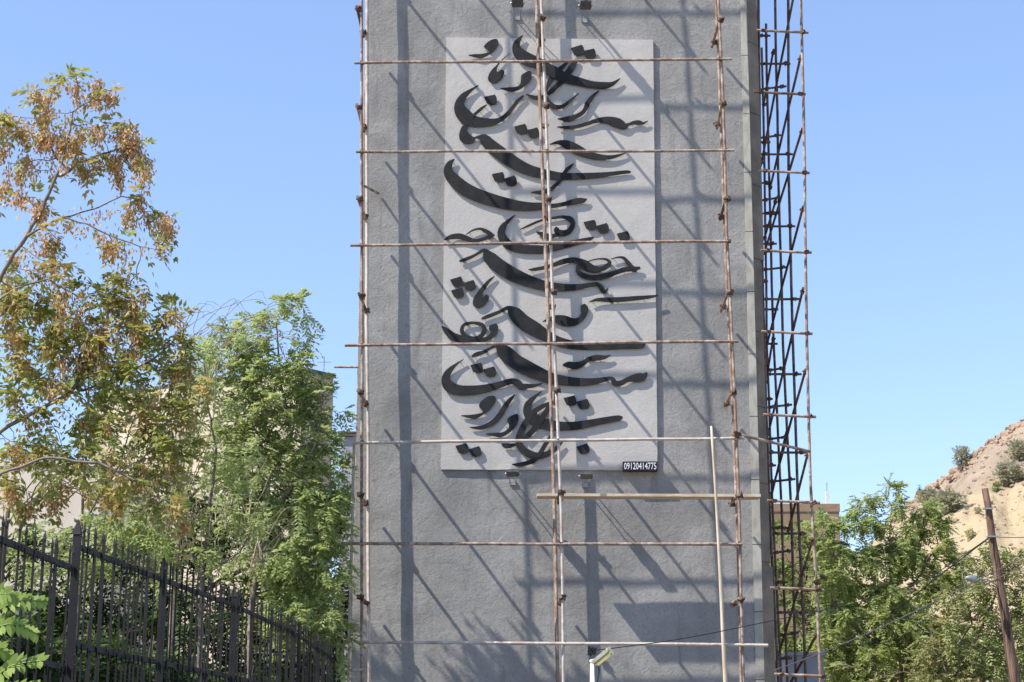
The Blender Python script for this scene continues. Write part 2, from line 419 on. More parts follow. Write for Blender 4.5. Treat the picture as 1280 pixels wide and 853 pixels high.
poly('A1', [(325,220),(400,208),(470,207),(540,192),(570,178),(515,140),(505,112),(560,60),(620,35),(655,42),(668,85),(645,135),(590,190),(540,225),(480,252),(430,250),(370,235)])
poly('A1', [(808,188),(760,225),(700,275),(640,340),(590,390),(555,450),(550,500),(580,535),(630,538),(690,505),(720,460),(735,410),(705,385),(665,410),(650,400),(655,360),(690,300),(740,250)])
poly('A1', [(690,598),(770,588),(860,582),(910,560),(925,500),(930,450),(980,415),(1030,400),(1048,450),(1030,510),(980,560),(920,605),(850,632),(780,630),(720,612)])
ribbon('A1', [(440,562,8),(350,622,34),(270,690,75),(225,770,105),(235,850,145),(300,930,165),(390,975,130),(480,985,105),(580,985,80),(680,960,55),(760,900,45),(830,820,40),(890,740,40),(955,680,14)])
ribbon('A1', [(985,665,8),(1040,690,30),(1100,705,42),(1160,700,40),(1200,700,45),(1250,770,60),(1314,810,50),(1394,805,40),(1474,750,30),(1584,655,8)])
dot('A1', 578, 728)
ribbon('A1', [(535,785,10),(480,825,30),(420,875,32),(370,925,30)])
poly('A2', [(260,195),(320,205),(310,250),(340,290),(390,325),(430,318),(402,350),(385,385),(330,400),(280,395),(235,365),(218,310),(230,250)])
ribbon('A2', [(395,330,12),(450,325,45),(500,345,115),(580,420,140),(680,500,150),(790,580,150),(900,645,135),(1020,700,120),(1150,735,110),(1250,755,100),(1400,772,80),(1550,772,75),(1700,765,65),(1850,755,55),(1984,740,45),(2084,727,40),(2150,722,34),(2180,724,16)])
ribbon('B2', [(295,625,8),(250,665,35),(200,715,42),(150,800,45),(80,880,40),(20,925,45),(-70,955,48),(-130,955,30),(-195,954,6)])
for t, u, v in [('A2',923,232),('A2',1062,275),('A2',665,780),('A2',805,825),('A5',420,465),('A5',570,510),('A4',190,315),('A4',335,355),('A4',200,440),('B3',480,495),('B3',625,535),('B3',860,625),('B5',252,840),('B5',400,880),('A6',250,555),('A6',400,590),('B6',400,560)]:
    dot(t, u, v)
dot('B1', 338, 165, 1.05); dot('B1', 475, 203, 1.0)
poly('A6', [(705,500),(800,498),(880,500),(845,535),(770,555),(725,542)])
ribbon('A1', [(945,-5,10),(890,60,62),(872,130,95),(910,205,135),(1000,265,145),(1120,310,125),(1234,375,125),(1334,430,130),(1434,480,112),(1584,520,95),(1734,555,80),(1884,565,75),(1974,545,45),(2059,485,8)])
ribbon('B1', [(250,270,12),(180,340,40),(90,420,60),(20,520,55),(-10,600,30),(-40,680,20)])
ribbon('B1', [(330,265,30),(290,330,70),(230,420,75),(150,520,62),(60,610,55),(-10,665,40)])
ribbon('B1', [(585,625,8),(520,680,35),(460,760,55),(410,860,45),(330,915,50),(230,948,60),(110,947,8)])
ribbon('B2', [(105,208,8),(200,212,30),(320,205,38),(450,170,40),(560,135,50),(680,130,80),(790,160,110),(870,195,80),(920,180,32),(980,160,40),(1040,160,55),(1090,165,25),(1140,140,8)])
ribbon('B2', [(20,408,8),(120,385,45),(220,410,95),(330,465,110),(450,520,80),(580,550,65),(700,555,45),(800,535,28),(885,505,8)])
ribbon('A3', [(165,-257,8),(110,-200,70),(95,-110,110),(160,-20,140),(280,80,150),(420,150,145),(580,205,140),(750,250,130),(900,275,110),(1050,285,90),(1170,278,75),(1290,278,50),(1400,260,45),(1500,235,55),(1580,222,70),(1640,215,52),(1680,198,8)])
ribbon('A3', [(40,668,8),(120,635,50),(220,625,65),(310,650,55),(400,678,40),(500,655,40),(580,625,40),(625,608,14)])
ribbon('A3', [(300,605,8),(380,555,18),(460,540,25),(530,570,45),(590,610,45),(620,622,12)])
ribbon('A3', [(860,378,8),(780,450,35),(720,520,70),(700,600,90),(740,680,100),(820,740,100),(950,770,95),(1100,775,95),(1200,775,85),(1300,755,78),(1430,725,70),(1580,690,60),(1700,660,45),(1759,635,12)])
ribbon('A3', [(915,545,6),(1000,510,22),(1100,465,25),(1200,430,22),(1284,418,25),(1400,405,35),(1490,430,60),(1520,490,55),(1470,570,60),(1390,590,70),(1330,560,60),(1345,525,40)])
ribbon('A3', [(1100,575,10),(1160,600,50),(1230,625,60),(1300,620,45),(1390,590,36)])
ribbon('A4', [(222,78,22),(290,58,38),(380,20,30),(440,-15,30),(505,-42,50),(560,30,140),(660,120,160),(780,200,160),(900,260,150),(1030,310,130),(1200,360,110),(1320,372,92),(1450,380,80),(1600,370,62),(1720,348,50),(1790,340,42),(1835,365,52),(1860,410,58),(1890,425,40),(1920,390,14)])
ribbon('A4', [(1010,175,6),(1080,172,35),(1200,150,40),(1300,120,45),(1400,85,60),(1500,65,60),(1570,75,70),(1650,120,110),(1740,165,90),(1830,170,60),(1900,140,55),(1940,95,40),(1900,58,25),(1830,52,15),(1760,60,12),(1680,85,10)])
ribbon('B4', [(345,120,40),(342,190,48),(400,240,60),(500,265,60),(620,255,65),(750,215,55),(870,175,55),(980,165,50),(1055,155,25)])
ribbon('B4', [(720,55,8),(790,35,15),(860,40,30),(910,90,45),(960,150,50),(1015,185,46)])
ribbon('B4', [(470,545,6),(560,520,35),(700,520,55),(850,515,55),(1000,502,50),(1150,488,38),(1262,470,15)])
ribbon('A4', [(1175,770,8),(1240,745,40),(1330,740,90),(1420,760,120),(1520,775,90),(1600,745,60),(1645,680,70),(1650,620,88),(1628,575,50)])
poly('A4', [(628,248),(560,330),(500,430),(480,470),(495,485),(530,458),(558,490),(540,545),(480,600),(420,612),(380,580),(378,520),(410,460),(460,390),(540,300)])
ribbon('A5', [(475,-95,22),(540,-120,40),(620,-150,40),(700,-185,35),(775,-218,50),(850,-160,150),(950,-60,170),(1080,20,165),(1200,90,135),(1320,150,110),(1450,190,100),(1600,212,90),(1800,215,90),(2000,210,85),(2150,208,80),(2300,205,75),(2340,208,36)])
ribbon('A5', [(20,-12,16),(80,50,70),(160,110,85),(260,135,75),(380,150,50),(480,145,45),(560,120,48),(612,70,75),(612,10,110),(600,-30,80)])
ribbon('A5', [(385,-50,30),(470,-30,45),(510,20,50),(480,90,50),(400,130,45),(300,110,55),(250,40,45),(280,-30,35),(385,-52,30)])
ribbon('A5', [(362,338,22),(420,310,48),(500,285,40),(590,235,30),(655,215,70),(740,290,170),(860,390,170),(1000,470,170),(1130,530,150),(1250,580,130),(1380,605,110),(1550,625,95),(1700,625,80),(1850,605,60),(1940,582,35),(1975,600,52),(2000,640,60),(2070,638,60),(2150,598,58),(2250,580,100),(2325,565,80),(2366,518,15)])
ribbon('A5', [(270,368,6),(180,430,28),(100,510,70),(65,600,100),(110,680,130),(220,720,115),(380,720,105),(520,700,90),(680,660,75),(800,620,65),(880,635,80),(930,680,78),(1000,675,55),(1090,668,35),(1170,640,8)])
ribbon('B5', [(170,435,18),(230,430,70),(320,440,80),(400,410,60),(470,365,50),(560,350,65),(650,345,40),(715,318,8)])
poly('A6', [(238,178),(330,172),(430,160),(500,130),(455,90),(448,50),(490,0),(550,-40),(620,-45),(640,0),(610,60),(560,120),(490,170),(420,212),(370,215),(300,200)])
ribbon('A6', [(860,-65,6),(800,0,45),(740,80,60),(680,180,65),(600,260,65),(500,310,55),(420,320,35),(340,312,8)])
poly('A6', [(520,388),(640,375),(720,368),(775,330),(790,290),(765,235),(800,190),(880,160),(898,200),(885,270),(840,330),(780,385),(700,425),(640,420)])
ribbon('A6', [(1160,-97,8),(1080,-30,40),(1010,50,80),(1000,140,100),(1060,210,140),(1150,260,130),(1280,290,120),(1400,300,100),(1550,295,95),(1700,270,85),(1850,240,75),(2000,215,70),(2060,205,55),(2085,190,10)])
ribbon('A6', [(1250,40,40),(1160,80,50),(1060,150,60),(980,260,70),(920,380,75),(900,480,75),(940,560,80),(1030,620,85),(1130,640,75),(1240,610,60),(1320,560,50),(1400,480,14)])
ribbon('A6', [(1270,30,40),(1180,190,65),(1080,330,65),(960,450,55)])
ribbon('A6', [(1300,380,40),(1210,500,50),(1150,600,50),(1090,680,50),(1000,720,50),(900,740,45),(820,735,8)])

# phone number plate: a shallow box standing off the lower right corner of the panel
pn = thing('number_plate', 'small black box sign with white telephone number at the panel corner', 'sign', (1.9, YP, at(800, 583, YP).z))
a_, b_ = at(778.5, 577, YP-0.13), at(822, 588.5, YP-0.13)
bm = bmesh.new(); box(bm, (a_.x, YP-0.13, b_.z), (b_.x, YP+0.02, a_.z)); finish('plate_box', bm, M['plate'], pn)
cu = bpy.data.curves.new('digits', 'FONT'); cu.body = '09120414775'; cu.size = 0.16; cu.extrude = 0.002; cu.align_x = 'CENTER'; cu.align_y = 'CENTER'; cu.resolution_u = 2
to = bpy.data.objects.new('digits_src', cu); COL.objects.link(to)
bpy.context.view_layer.update()
dme = bpy.data.meshes.new_from_object(to.evaluated_get(bpy.context.evaluated_depsgraph_get()))
bpy.data.objects.remove(to)
cs = [v.co.copy() for v in dme.vertices]; mx0 = min(c.x for c in cs); mx1 = max(c.x for c in cs); my0 = min(c.y for c in cs); my1 = max(c.y for c in cs)
W_, H_ = (b_.x-a_.x)*0.93, (a_.z-b_.z)*0.74
cxp, czp = (a_.x+b_.x)/2, (a_.z+b_.z)/2
for v in dme.vertices:
    x = (v.co.x-(mx0+mx1)/2)/(mx1-mx0)*W_; y = (v.co.y-(my0+my1)/2)/(my1-my0)*H_
    v.co = (cxp + x, YP-0.134 - v.co.z, czp + y)
dme.materials.clear(); dme.materials.append(M['digit'])
mesh_obj('digits', dme, pn)

# ------------------------------------------------------------------ floodlights
def floodlight(px, py, lab):
    p = at(px, py, YF-0.5)
    t = thing('floodlight', lab, 'floodlight', (p.x, YF, p.z), 'floodlights on brackets round the panel')
    x, z = p.x, p.z
    bm = bmesh.new(); obox(bm, (x, YF-0.54, z+0.0), Vector((0.105, 0, 0)), Vector((0, 0.15, -0.02)), Vector((0, 0.004, 0.022))); bmesh.ops.bevel(bm, geom=bm.edges[:], offset=0.01, segments=1); finish('housing', bm, M['lampgrey'], t)
    bm = bmesh.new(); obox(bm, (x, YF-0.545, z+(0.026)), Vector((0.095, 0, 0)), Vector((0, 0.125, -0.016)), Vector((0, 0.001, 0.006))); finish('lens', bm, M['glass'], t)
    for s in (-1, 1):
        bm = bmesh.new(); tube(bm, [(x+s*0.055, YF+0.01, z-0.1), (x+s*0.055, YF-0.3, z-0.06), (x+s*0.13, YF-0.52, z)], 0.011, 6); finish('bracket_arm', bm, M['galv'], t)
    bm = bmesh.new(); box(bm, (x-0.06, YF-0.03, z-0.13), (x+0.06, YF-0.004, z-0.06)); finish('wall_plate', bm, M['galv'], t)
floodlight(647, 4, 'dark grey floodlight on a bracket above the panel, left of the pair')
floodlight(732, 7, 'dark grey floodlight on a bracket above the panel, right of the pair')
floodlight(641, 592, 'dark grey floodlight on a bracket under the panel, left of the middle poles')
floodlight(733, 595, 'dark grey floodlight on a bracket under the panel, right of the middle poles')

# ------------------------------------------------------------------ scaffolding
def pole_bm(p0, p1, r=0.024, wob=0.008):
    p0, p1 = Vector(p0), Vector(p1); L_ = (p1-p0).length; n = max(2, int(L_/0.9)+1)
    pts = []
    for i in range(n+1):
        t = i/n; q = p0.lerp(p1, t)
        if 0 < i < n: q += Vector((noise.noise(q*0.7+Vector((5, 0, 0))), noise.noise(q*0.7+Vector((0, 7, 0))), noise.noise(q*0.7+Vector((0, 0, 9)))))*wob
        pts.append(q)
    bm = bmesh.new(); tube(bm, pts, r, 8); return bm
# one clamp mesh shared by all
bm = bmesh.new()
obox(bm, (0, -0.01, 0), Vector((0.036, 0, 0)), Vector((0, 0.04, 0)), Vector((0, 0, 0.034)))
obox(bm, (0.0, -0.045, 0.018), Vector((0.05, 0, 0)), Vector((0, 0.012, 0)), Vector((0, 0, 0.012)))
tube(bm, [(0.045, -0.01, -0.05), (0.045, -0.01, 0.055)], 0.009, 6)
tube(bm, [(-0.06, -0.03, 0.01), (0.06, -0.03, 0.01)], 0.01, 6)
bmesh.ops.recalc_face_normals(bm, faces=bm.faces)
clamp_me = bpy.data.meshes.new('clamp'); bm.to_mesh(clamp_me); bm.free(); clamp_me.materials.append(M['clamp'])
def clamp(p, parent, s=1.0):
    o = bpy.data.objects.new('clamp', clamp_me); link(o, parent)
    o.location = Vector(p) - parent_world(parent); o.rotation_euler = (random.uniform(-.3, .3), random.uniform(-.5, .5), random.uniform(-.6, .6)); o.scale = (s, s, s)
YO, YI = YF-1.33, YF-0.33
sc = thing('front_scaffold', 'rusty pipe scaffold standing in front of the grey tower face', 'scaffold', (0.5, YO, 0))
def vertical(path, Y, m, parent, ztop=20.6, zbot=0.0, name='standard', r=0.027):
    pts = [at(x, y, Y) for x, y in path]
    a, b = pts[0], pts[1]; top = a + (a-b)*((ztop-a.z)/(a.z-b.z)); pts = [top] + pts
    a, b = pts[-1], pts[-2]; bot = a + (a-b)*((zbot-a.z)/(a.z-b.z)); pts = pts + [bot]
    full = []
    for p, q in zip(pts[:-1], pts[1:]):
        n = max(1, int((p-q).length/1.0))
        for k in range(n):
            c = p.lerp(q, k/n); c = c + Vector((noise.noise(Vector((c.z*.6, Y*3, p.x))), 0, 0))*0.012; full.append(c)
    full.append(pts[-1])
    bm = bmesh.new(); tube(bm, full, r, 8); finish(name, bm, m, parent)
    if parent is sc and Y > 29.5 and path[0][0] < 800:      # second pole hidden behind each inner one, added to widen its shadow
        f2 = [p + Vector((-0.012+0.005*math.sin(p.z*1.3+Y), 0.040, 0)) for p in full]
        bm = bmesh.new(); tube(bm, f2, r, 8); finish(name, bm, m, parent)
    return full
vertical([(452, 0), (452.5, 400), (452.5, 853)], YO, M['pipe'], sc)
vertical([(459, 0), (459, 400), (462, 853)], YI, M['pipe_pale'], sc)
vertical([(676.5, 0), (685, 215), (693, 430), (702, 640), (704.5, 853)], YO, M['pipe_pale'], sc)
vertical([(671, 0), (678.5, 215), (687, 430), (694, 640), (697.5, 853)], YI, M['pipe'], sc)
vertical([(898, 0), (903.5, 110), (908.5, 290), (914, 400), (919, 500), (924, 640), (929, 853)], YO, M['pipe'], sc)
vertical([(895, 0), (901, 150), (906, 290), (910.5, 400), (916, 500), (921, 640), (927, 853)], YI, M['pipe'], sc)
# short doubled upright at the left, from the sixth ledger down
a_ = at(443, 546, YO+0.06); b_ = at(435.5, 853, YO+0.06); c_ = a_ + (b_-a_)*(a_.z/(a_.z-b_.z))
finish('standard', pole_bm(a_, c_, 0.028), M['pipe_pale'], sc)
led = [(-265, 440, 905), (-150, 441, 908), (-36, 443, 912), (76.5, 443, 915), (189, 445, 918), (304.5, 438, 910), (429.5, 431, 923), (551, 440, 930), (680, 426, 928), (805, 449, 960)]
tilt = {76.5: 2.5, 189: 1, 304.5: 2.5, 429.5: 2.5, 551: 3, 680: -0.5, 805: -2}
for y, x0, x1 in led:
    tl = tilt.get(y, 1)
    m_ = M['pipe_pale'] if y in (551, 805) else M['pipe']
    a_, b_ = at(x0, y+tl, YO-0.055), at(x1, y-tl, YO-0.055)
    finish('ledger', pole_bm(a_, b_, 0.0275, 0.02), m_, sc)
    for xs in ((452, 679, 900) if y < 100 else (452.5, 679+(y-76)*0.037, 903+(y-76)*0.035)):
        t_ = (xs-x0)/(x1-x0); clamp(at(xs, y+tl*(1-2*t_), YO-0.03), sc, 0.75)
finish('ledger', pole_bm(at(418, 840, YO-0.05), at(457, 837, YO-0.05), 0.023), M['pipe_pale'], sc)
trans = {
 'L': [(447, 13), (447, 135), (448, 250), (450, 371), (449, 491), (449, 619), (449, 747)],
 'M': [(676, 24), (681, 134), (684, 250), (690, 366), (694, 489), (699, 616), (700, 747)],
 'R': [(899, 26), (902, 131), (907, 250), (909.5, 366), (914.8, 491), (922, 620), (923.7, 749)]}
for key, lst in trans.items():
    dx, dy = lst[1][0]-lst[0][0], -118
    more = [(lst[0][0]-dx*k, lst[0][1]+dy*k) for k in (1, 2, 3)]
    for px, py in lst + more:
        p = at(px, py, YO)
        off = -0.05 if key != 'R' else -0.045
        q0 = Vector((p.x+off*0, YO-0.16-random.uniform(0, .05), p.z)); q1 = Vector((p.x+random.uniform(0, .05), YI+random.uniform(0.1, 0.2), p.z+random.uniform(-.03, .03)))
        finish('transom', pole_bm(q0, q1, 0.029, 0), M['pipe_dark'] if random.random() < .5 else M['pipe'], sc)
        clamp((p.x+0.03, YO-0.02, p.z), sc, 1.15); clamp((p.x+0.03, YI-0.02, p.z), sc, 1.1)
# the raking pole near the left that rests on the wall
finish('brace', pole_bm(at(456, 233, YO+.02), at(473, 242, YF-0.03), 0.024, 0), M['pipe'], sc)
# tie pole running to the side scaffold
finish('tie_pole', pole_bm(at(918, 542, YO-0.1), at(1013, 565, 29.35), 0.027, 0.01), M['pipe'], sc)
clamp(at(920, 543, YO-0.12), sc, 1.3)
# back scaffold ends peeping out at the left of the tower
bs = thing('rear_scaffold', 'ends of scaffold pipes poking out behind the left tower edge', 'scaffold', (-2.9, 36.6, 0))
finish('ledger', pole_bm(at(418, 459, 36.6), at(460, 459, 36.6), 0.026), M['pipe'], bs)
finish('ledger', pole_bm(at(424, 541, 36.6), at(460, 541, 36.6), 0.026), M['pipe_dark'], bs)
p = at(448, 459, 36.6); finish('standard', pole_bm((p.x, 36.65, 0), (p.x, 36.65, 20), 0.026), M['pipe'], bs)

# timber board across the scaffold and loose peeled pole
bm = bmesh.new()
p0, p1 = at(671, 618.5, 29.03), at(951, 619.5, 29.03)
dl = (p1-p0); 
obox(bm, (p0+p1)/2 + Vector((0, 0.175, 0)), dl/2, Vector((0, 0.175, 0)), Vector((0, 0, 0.024)))
pl = finish('timber_board', bm, M['wood']); tag(pl, 'long pale timber board lying across the scaffold under the calligraphy panel', 'board')
a_, b_ = at(889, 533, YO-0.13), at(907.5, 853, YO-0.13); b2 = a_ + (b_-a_)*((a_.z-0.0)/(a_.z-b_.z))
bm = bmesh.new(); pts = [a_.lerp(b2, t) + Vector((math.sin(t*7)*0.012, 0, 0)) for t in np.linspace(0, 1, 14)]
tube(bm, pts, list(np.linspace(0.02, 0.048, 14)), 9)
lp_ = finish('wooden_pole', bm, M['wood_v'], smooth=True); tag(lp_, 'pale peeled wooden pole leaning upright against the scaffold near its right edge', 'pole')

# side scaffold in the tower's shade, its rear poles also coloured darker for it
ss = thing('side_scaffold', 'tall dark pipe scaffold along the right side of the tower', 'scaffold', (5.1, 31, 0))
vertical([(1001, 0), (1006, 215), (1008, 420), (1013, 600), (1021, 740), (1026, 853)], 29.5, M['pipe'], ss, 20)
for path, Y, zt in [([(985, 0), (986, 215), (991, 430), (998, 640), (1007, 853)], 31.1, 20),
                    ([(969, 0), (973, 215), (979, 430), (989, 640), (995, 853)], 32.7, at(969, 2, 32.7).z),
                    ([(957.5, 30), (961, 215), (967, 430), (977, 640), (984, 853)], 34.3, at(958, 30, 34.3).z),
                    ([(948, 0), (950, 215), (955.5, 430), (962, 640), (973, 853)], 30.3, 20),
                    ([(952, 60), (956, 215), (958.5, 430), (966, 640), (977, 853)], 35.6, at(951, 60, 35.6).z)]:
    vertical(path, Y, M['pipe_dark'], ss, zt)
def seg(x0, y0, Y0, x1, y1, Y1, m_, name='ledger', r=0.024, cl=True):
    a, b = at(x0, y0, Y0), at(x1, y1, Y1)
    finish(name, pole_bm(a, b, r, 0.01), m_, ss)
    if cl:
        clamp(b + (a-b).normalized()*0.1, ss, 0.85); clamp(a + (b-a).normalized()*0.12, ss, 0.8)
fr = [(-62, 944, 1006), (40, 946, 1010.5), (117, 942, 1007), (215.5, 948, 1012), (315, 951, 1014.5), (416.5, 952, 1015.5), (520.5, 954, 1020), (628, 959, 1025), (737, 963, 1030), (845, 968, 1036)]
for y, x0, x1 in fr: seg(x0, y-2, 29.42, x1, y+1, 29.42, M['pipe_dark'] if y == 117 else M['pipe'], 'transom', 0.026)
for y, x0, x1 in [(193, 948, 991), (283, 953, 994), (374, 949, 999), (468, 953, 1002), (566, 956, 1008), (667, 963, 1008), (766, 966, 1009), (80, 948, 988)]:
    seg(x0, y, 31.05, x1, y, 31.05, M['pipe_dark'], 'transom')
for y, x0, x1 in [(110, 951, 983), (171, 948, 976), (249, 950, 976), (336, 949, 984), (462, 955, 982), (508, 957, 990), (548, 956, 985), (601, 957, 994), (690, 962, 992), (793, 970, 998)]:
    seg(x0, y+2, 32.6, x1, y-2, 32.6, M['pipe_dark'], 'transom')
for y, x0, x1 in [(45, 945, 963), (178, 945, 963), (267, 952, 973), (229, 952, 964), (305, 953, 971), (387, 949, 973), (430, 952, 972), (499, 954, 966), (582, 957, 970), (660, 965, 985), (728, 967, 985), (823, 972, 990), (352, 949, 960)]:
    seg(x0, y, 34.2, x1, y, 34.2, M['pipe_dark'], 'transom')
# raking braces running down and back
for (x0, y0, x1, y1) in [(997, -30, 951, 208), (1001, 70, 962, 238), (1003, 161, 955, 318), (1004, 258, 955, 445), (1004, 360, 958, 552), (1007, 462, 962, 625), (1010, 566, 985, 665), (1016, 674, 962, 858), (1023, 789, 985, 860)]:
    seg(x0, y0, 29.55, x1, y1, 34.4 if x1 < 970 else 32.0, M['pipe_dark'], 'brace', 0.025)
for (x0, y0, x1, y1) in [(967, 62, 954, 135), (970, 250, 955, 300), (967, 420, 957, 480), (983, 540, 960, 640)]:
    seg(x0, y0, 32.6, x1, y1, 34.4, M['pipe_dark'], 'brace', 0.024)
# cloth/debris knots on poles
def rag(px, py, Y, s):
    bm = bmesh.new(); bmesh.ops.create_icosphere(bm, subdivisions=2, radius=s)
    c = at(px, py, Y)
    for v in bm.verts:
        v.co = v.co*(1+0.5*noise.noise(v.co*18)); v.co.z *= 0.7; v.co += c
    finish('rope_knot', bm, M['clamp'], ss)
rag(1022, 728, 29.45, 0.07); rag(1028, 720, 29.45, 0.055); rag(1014, 674, 29.45, 0.05)

# ------------------------------------------------------------------ foliage tools
def np_mesh(name, V, Fc, m_, parent=None, kind=None, smooth=False):
    me = bpy.data.meshes.new(name)
    k = Fc.shape[1]
    me.vertices.add(len(V)); me.vertices.foreach_set('co', V.astype(np.float32).ravel())
    me.loops.add(Fc.size); me.loops.foreach_set('vertex_index', Fc.astype(np.int32).ravel())
    me.polygons.add(len(Fc)); me.polygons.foreach_set('loop_start', np.arange(0, Fc.size, k, dtype=np.int32))
    try: me.polygons.foreach_set('loop_total', np.full(len(Fc), k, dtype=np.int32))
    except Exception: pass
    if smooth: me.polygons.foreach_set('use_smooth', np.ones(len(Fc), bool))
    me.update(calc_edges=True); me.validate(); me.materials.append(m_)
    return mesh_obj(name, me, parent, kind)
def norm(a): return a/np.maximum(np.linalg.norm(a, axis=-1, keepdims=True), 1e-9)
def leaves(P, D, L=0.3, pairs=5, ll=0.08, lw=0.03, droop=0.5):
    """compound leaves: P anchors, D directions -> vertices, quads (each leaflet one quad)"""
    N = len(P)
    D = norm(D + rng.normal(0, 0.35, (N, 3)) + np.array([0, 0, -0.15]))
    up = rng.normal(0, 0.25, (N, 3)) + np.array([0, 0, 1.0])
    s = norm(np.cross(D, up)); n_ = norm(np.cross(s, D))
    Ls = L*rng.uniform(0.6, 1.25, (N, 1))
    VV = []
    ts = np.linspace(0.22, 0.95, pairs)
    for t in ts:
        for sg in (-1, 1):
            base = P + D*Ls*t - np.array([0, 0, 1])*(droop*Ls*t*t)
            dirn = norm(D*(0.45+0.3*t) + s*sg - n_*rng.uniform(0.0, 0.5, (N, 1)) + rng.normal(0, 0.16, (N, 3)) - np.array([0, 0, 1])*0.3*droop)
            l = ll*rng.uniform(0.7, 1.2, (N, 1))*(1.1-0.4*abs(t-0.45)); wv = norm(np.cross(dirn, n_+rng.normal(0, 0.3, (N, 3))))*lw*0.5
            VV.append(np.stack([base, base+dirn*l*0.42+wv, base+dirn*l, base+dirn*l*0.42-wv], 1))
    base = P + D*Ls*0.95 - np.array([0, 0, 1])*(droop*Ls*0.9); dirn = norm(D - np.array([0, 0, 1])*droop)
    wv = s*lw*0.5
    VV.append(np.stack([base, base+dirn*ll*0.42+wv, base+dirn*ll, base+dirn*ll*0.42-wv], 1))
    V = np.concatenate(VV, 0).reshape(-1, 3)
    return V, np.arange(len(V)).reshape(-1, 4)
def seeds(P, r=0.09, k=16, ll=0.04, lw=0.018):
    """hanging bunches of dry winged seeds"""
    N = len(P)*k
    c = np.repeat(P, k, 0) + rng.normal(0, 1, (N, 3))*np.array([r, r, r*1.5])*0.6 - np.array([0, 0, r])
    d = norm(rng.normal(0, 0.5, (N, 3)) + np.array([0, 0, -1])); s = norm(np.cross(d, rng.normal(0, 1, (N, 3))))
    l = ll*rng.uniform(0.7, 1.3, (N, 1)); w_ = s*lw*0.5
    V = np.stack([c, c+d*l*0.5+w_, c+d*l, c+d*l*0.5-w_], 1).reshape(-1, 3)
    return V, np.arange(len(V)).reshape(-1, 4)
def colonize(limbs, att, step=0.22, reach=0.35, iters=70):
    """limbs: list of point lists (first one starts at the ground). returns pos, parent"""
    pos, par = [], []
    for lb in limbs:
        prev = -1
        if pos:
            A = np.array(pos); prev = int(np.argmin(((A-np.array(lb[0]))**2).sum(1)))
        last = np.array(lb[0])
        if not pos: pos.append(last); par.append(-1); prev = 0
        for q in lb[1:] if len(pos) else lb:
            q = np.array(q); dd = np.linalg.norm(q-last); n = max(1, int(dd/step))
            for k in range(1, n+1):
                pos.append(last+(q-last)*k/n + rng.normal(0, step*0.06, 3)); par.append(prev); prev = len(pos)-1
            last = q
    pos = np.array(pos); par = list(par)
    att = np.array(att); alive = np.ones(len(att), bool)
    def nearest(A, B):
        d = ((A[:, None, :]-B[None])**2).sum(2); i = d.argmin(1); return d[np.arange(len(A)), i], i
    bd = np.full(len(att), 1e9); bi = np.zeros(len(att), int)
    for s0 in range(0, len(pos), 200):
        d, i = nearest(att, pos[s0:s0+200]); m_ = d < bd; bd[m_] = d[m_]; bi[m_] = i[m_]+s0
    for it in range(iters):
        act = np.where(alive)[0]
        if len(act) == 0: break
        acc = {}
        v = norm(att[act]-pos[bi[act]])
        for a_i, vi in zip(act, v):
            k = bi[a_i]
            if k in acc: acc[k] = acc[k]+vi
            else: acc[k] = vi.copy()
        new = []; st = len(pos)
        for k, vec in acc.items():
            vec = vec/max(np.linalg.norm(vec), 1e-6) + rng.normal(0, 0.22, 3) + np.array([0, 0, 0.04]); vec /= np.linalg.norm(vec)
            new.append(pos[k]+vec*step); par.append(k)
        new = np.array(new); pos = np.vstack([pos, new])
        d, i = nearest(att, new); m_ = d < bd; bd[m_] = d[m_]; bi[m_] = i[m_]+st
        alive &= bd > reach**2
        if len(pos) > 40000: break
    return pos, np.array(par)
def radii_of(par, tip=0.004, power=2.3, cap=None):
    n = len(par); acc = np.full(n, 0.0)
    kids = np.zeros(n, int)
    for i in range(n):
        if par[i] >= 0: kids[par[i]] += 1
    r = np.zeros(n); a = np.zeros(n)
    order = range(n-1, -1, -1)
    # parents always have a lower index
    for i in order:
        a[i] = a[i] if kids[i] else tip**power
        if par[i] >= 0: a[par[i]] += a[i]
    r = a**(1/power)
    if cap: r = np.minimum(r, cap)
    return r, kids
def branch_mesh(name, pos, par, rad, m_, parent, sides=5):
    idx = np.where(par >= 0)[0]; A = pos[par[idx]]; B = pos[idx]
    ra = np.minimum(rad[par[idx]], rad[idx]*1.6); rb = rad[idx]
    d = norm(B-A); ref = np.where(np.abs(d[:, 2:3]) < 0.9, np.array([[0, 0, 1.0]]), np.array([[1.0, 0, 0]]))
    s = norm(np.cross(d, ref)); u = np.cross(s, d)
    ang = np.arange(sides)*2*math.pi/sides
    c, sn = np.cos(ang)[None, :, None], np.sin(ang)[None, :, None]
    off = s[:, None]*c + u[:, None]*sn
    V = np.concatenate([A[:, None]+off*ra[:, None, None], B[:, None]+d[:, None]*rb[:, None, None]*0.3+off*rb[:, None, None]], 1)
    E = len(idx); base = (np.arange(E)*2*sides)[:, None]
    k = np.arange(sides); k2 = (k+1) % sides
    Fc = np.stack([base+k, base+k2, base+sides+k2, base+sides+k], 2).reshape(-1, 4)
    return np_mesh(name, V.reshape(-1, 3), Fc, m_, parent, smooth=True)
def ell(px, py, rx, ry, Y, dY, n):
    """n random points in an ellipsoid seen at (px,py)"""
    out = []
    while len(out) < n:
        q = rng.uniform(-1, 1, 3)
        if (q**2).sum() > 1: continue
        out.append(np.array(at(px+q[0]*rx, py+q[1]*ry, Y+q[2]*dY)))
    return out
def dscale(Y):
    return min(1.0, (40.0/Y)**2)
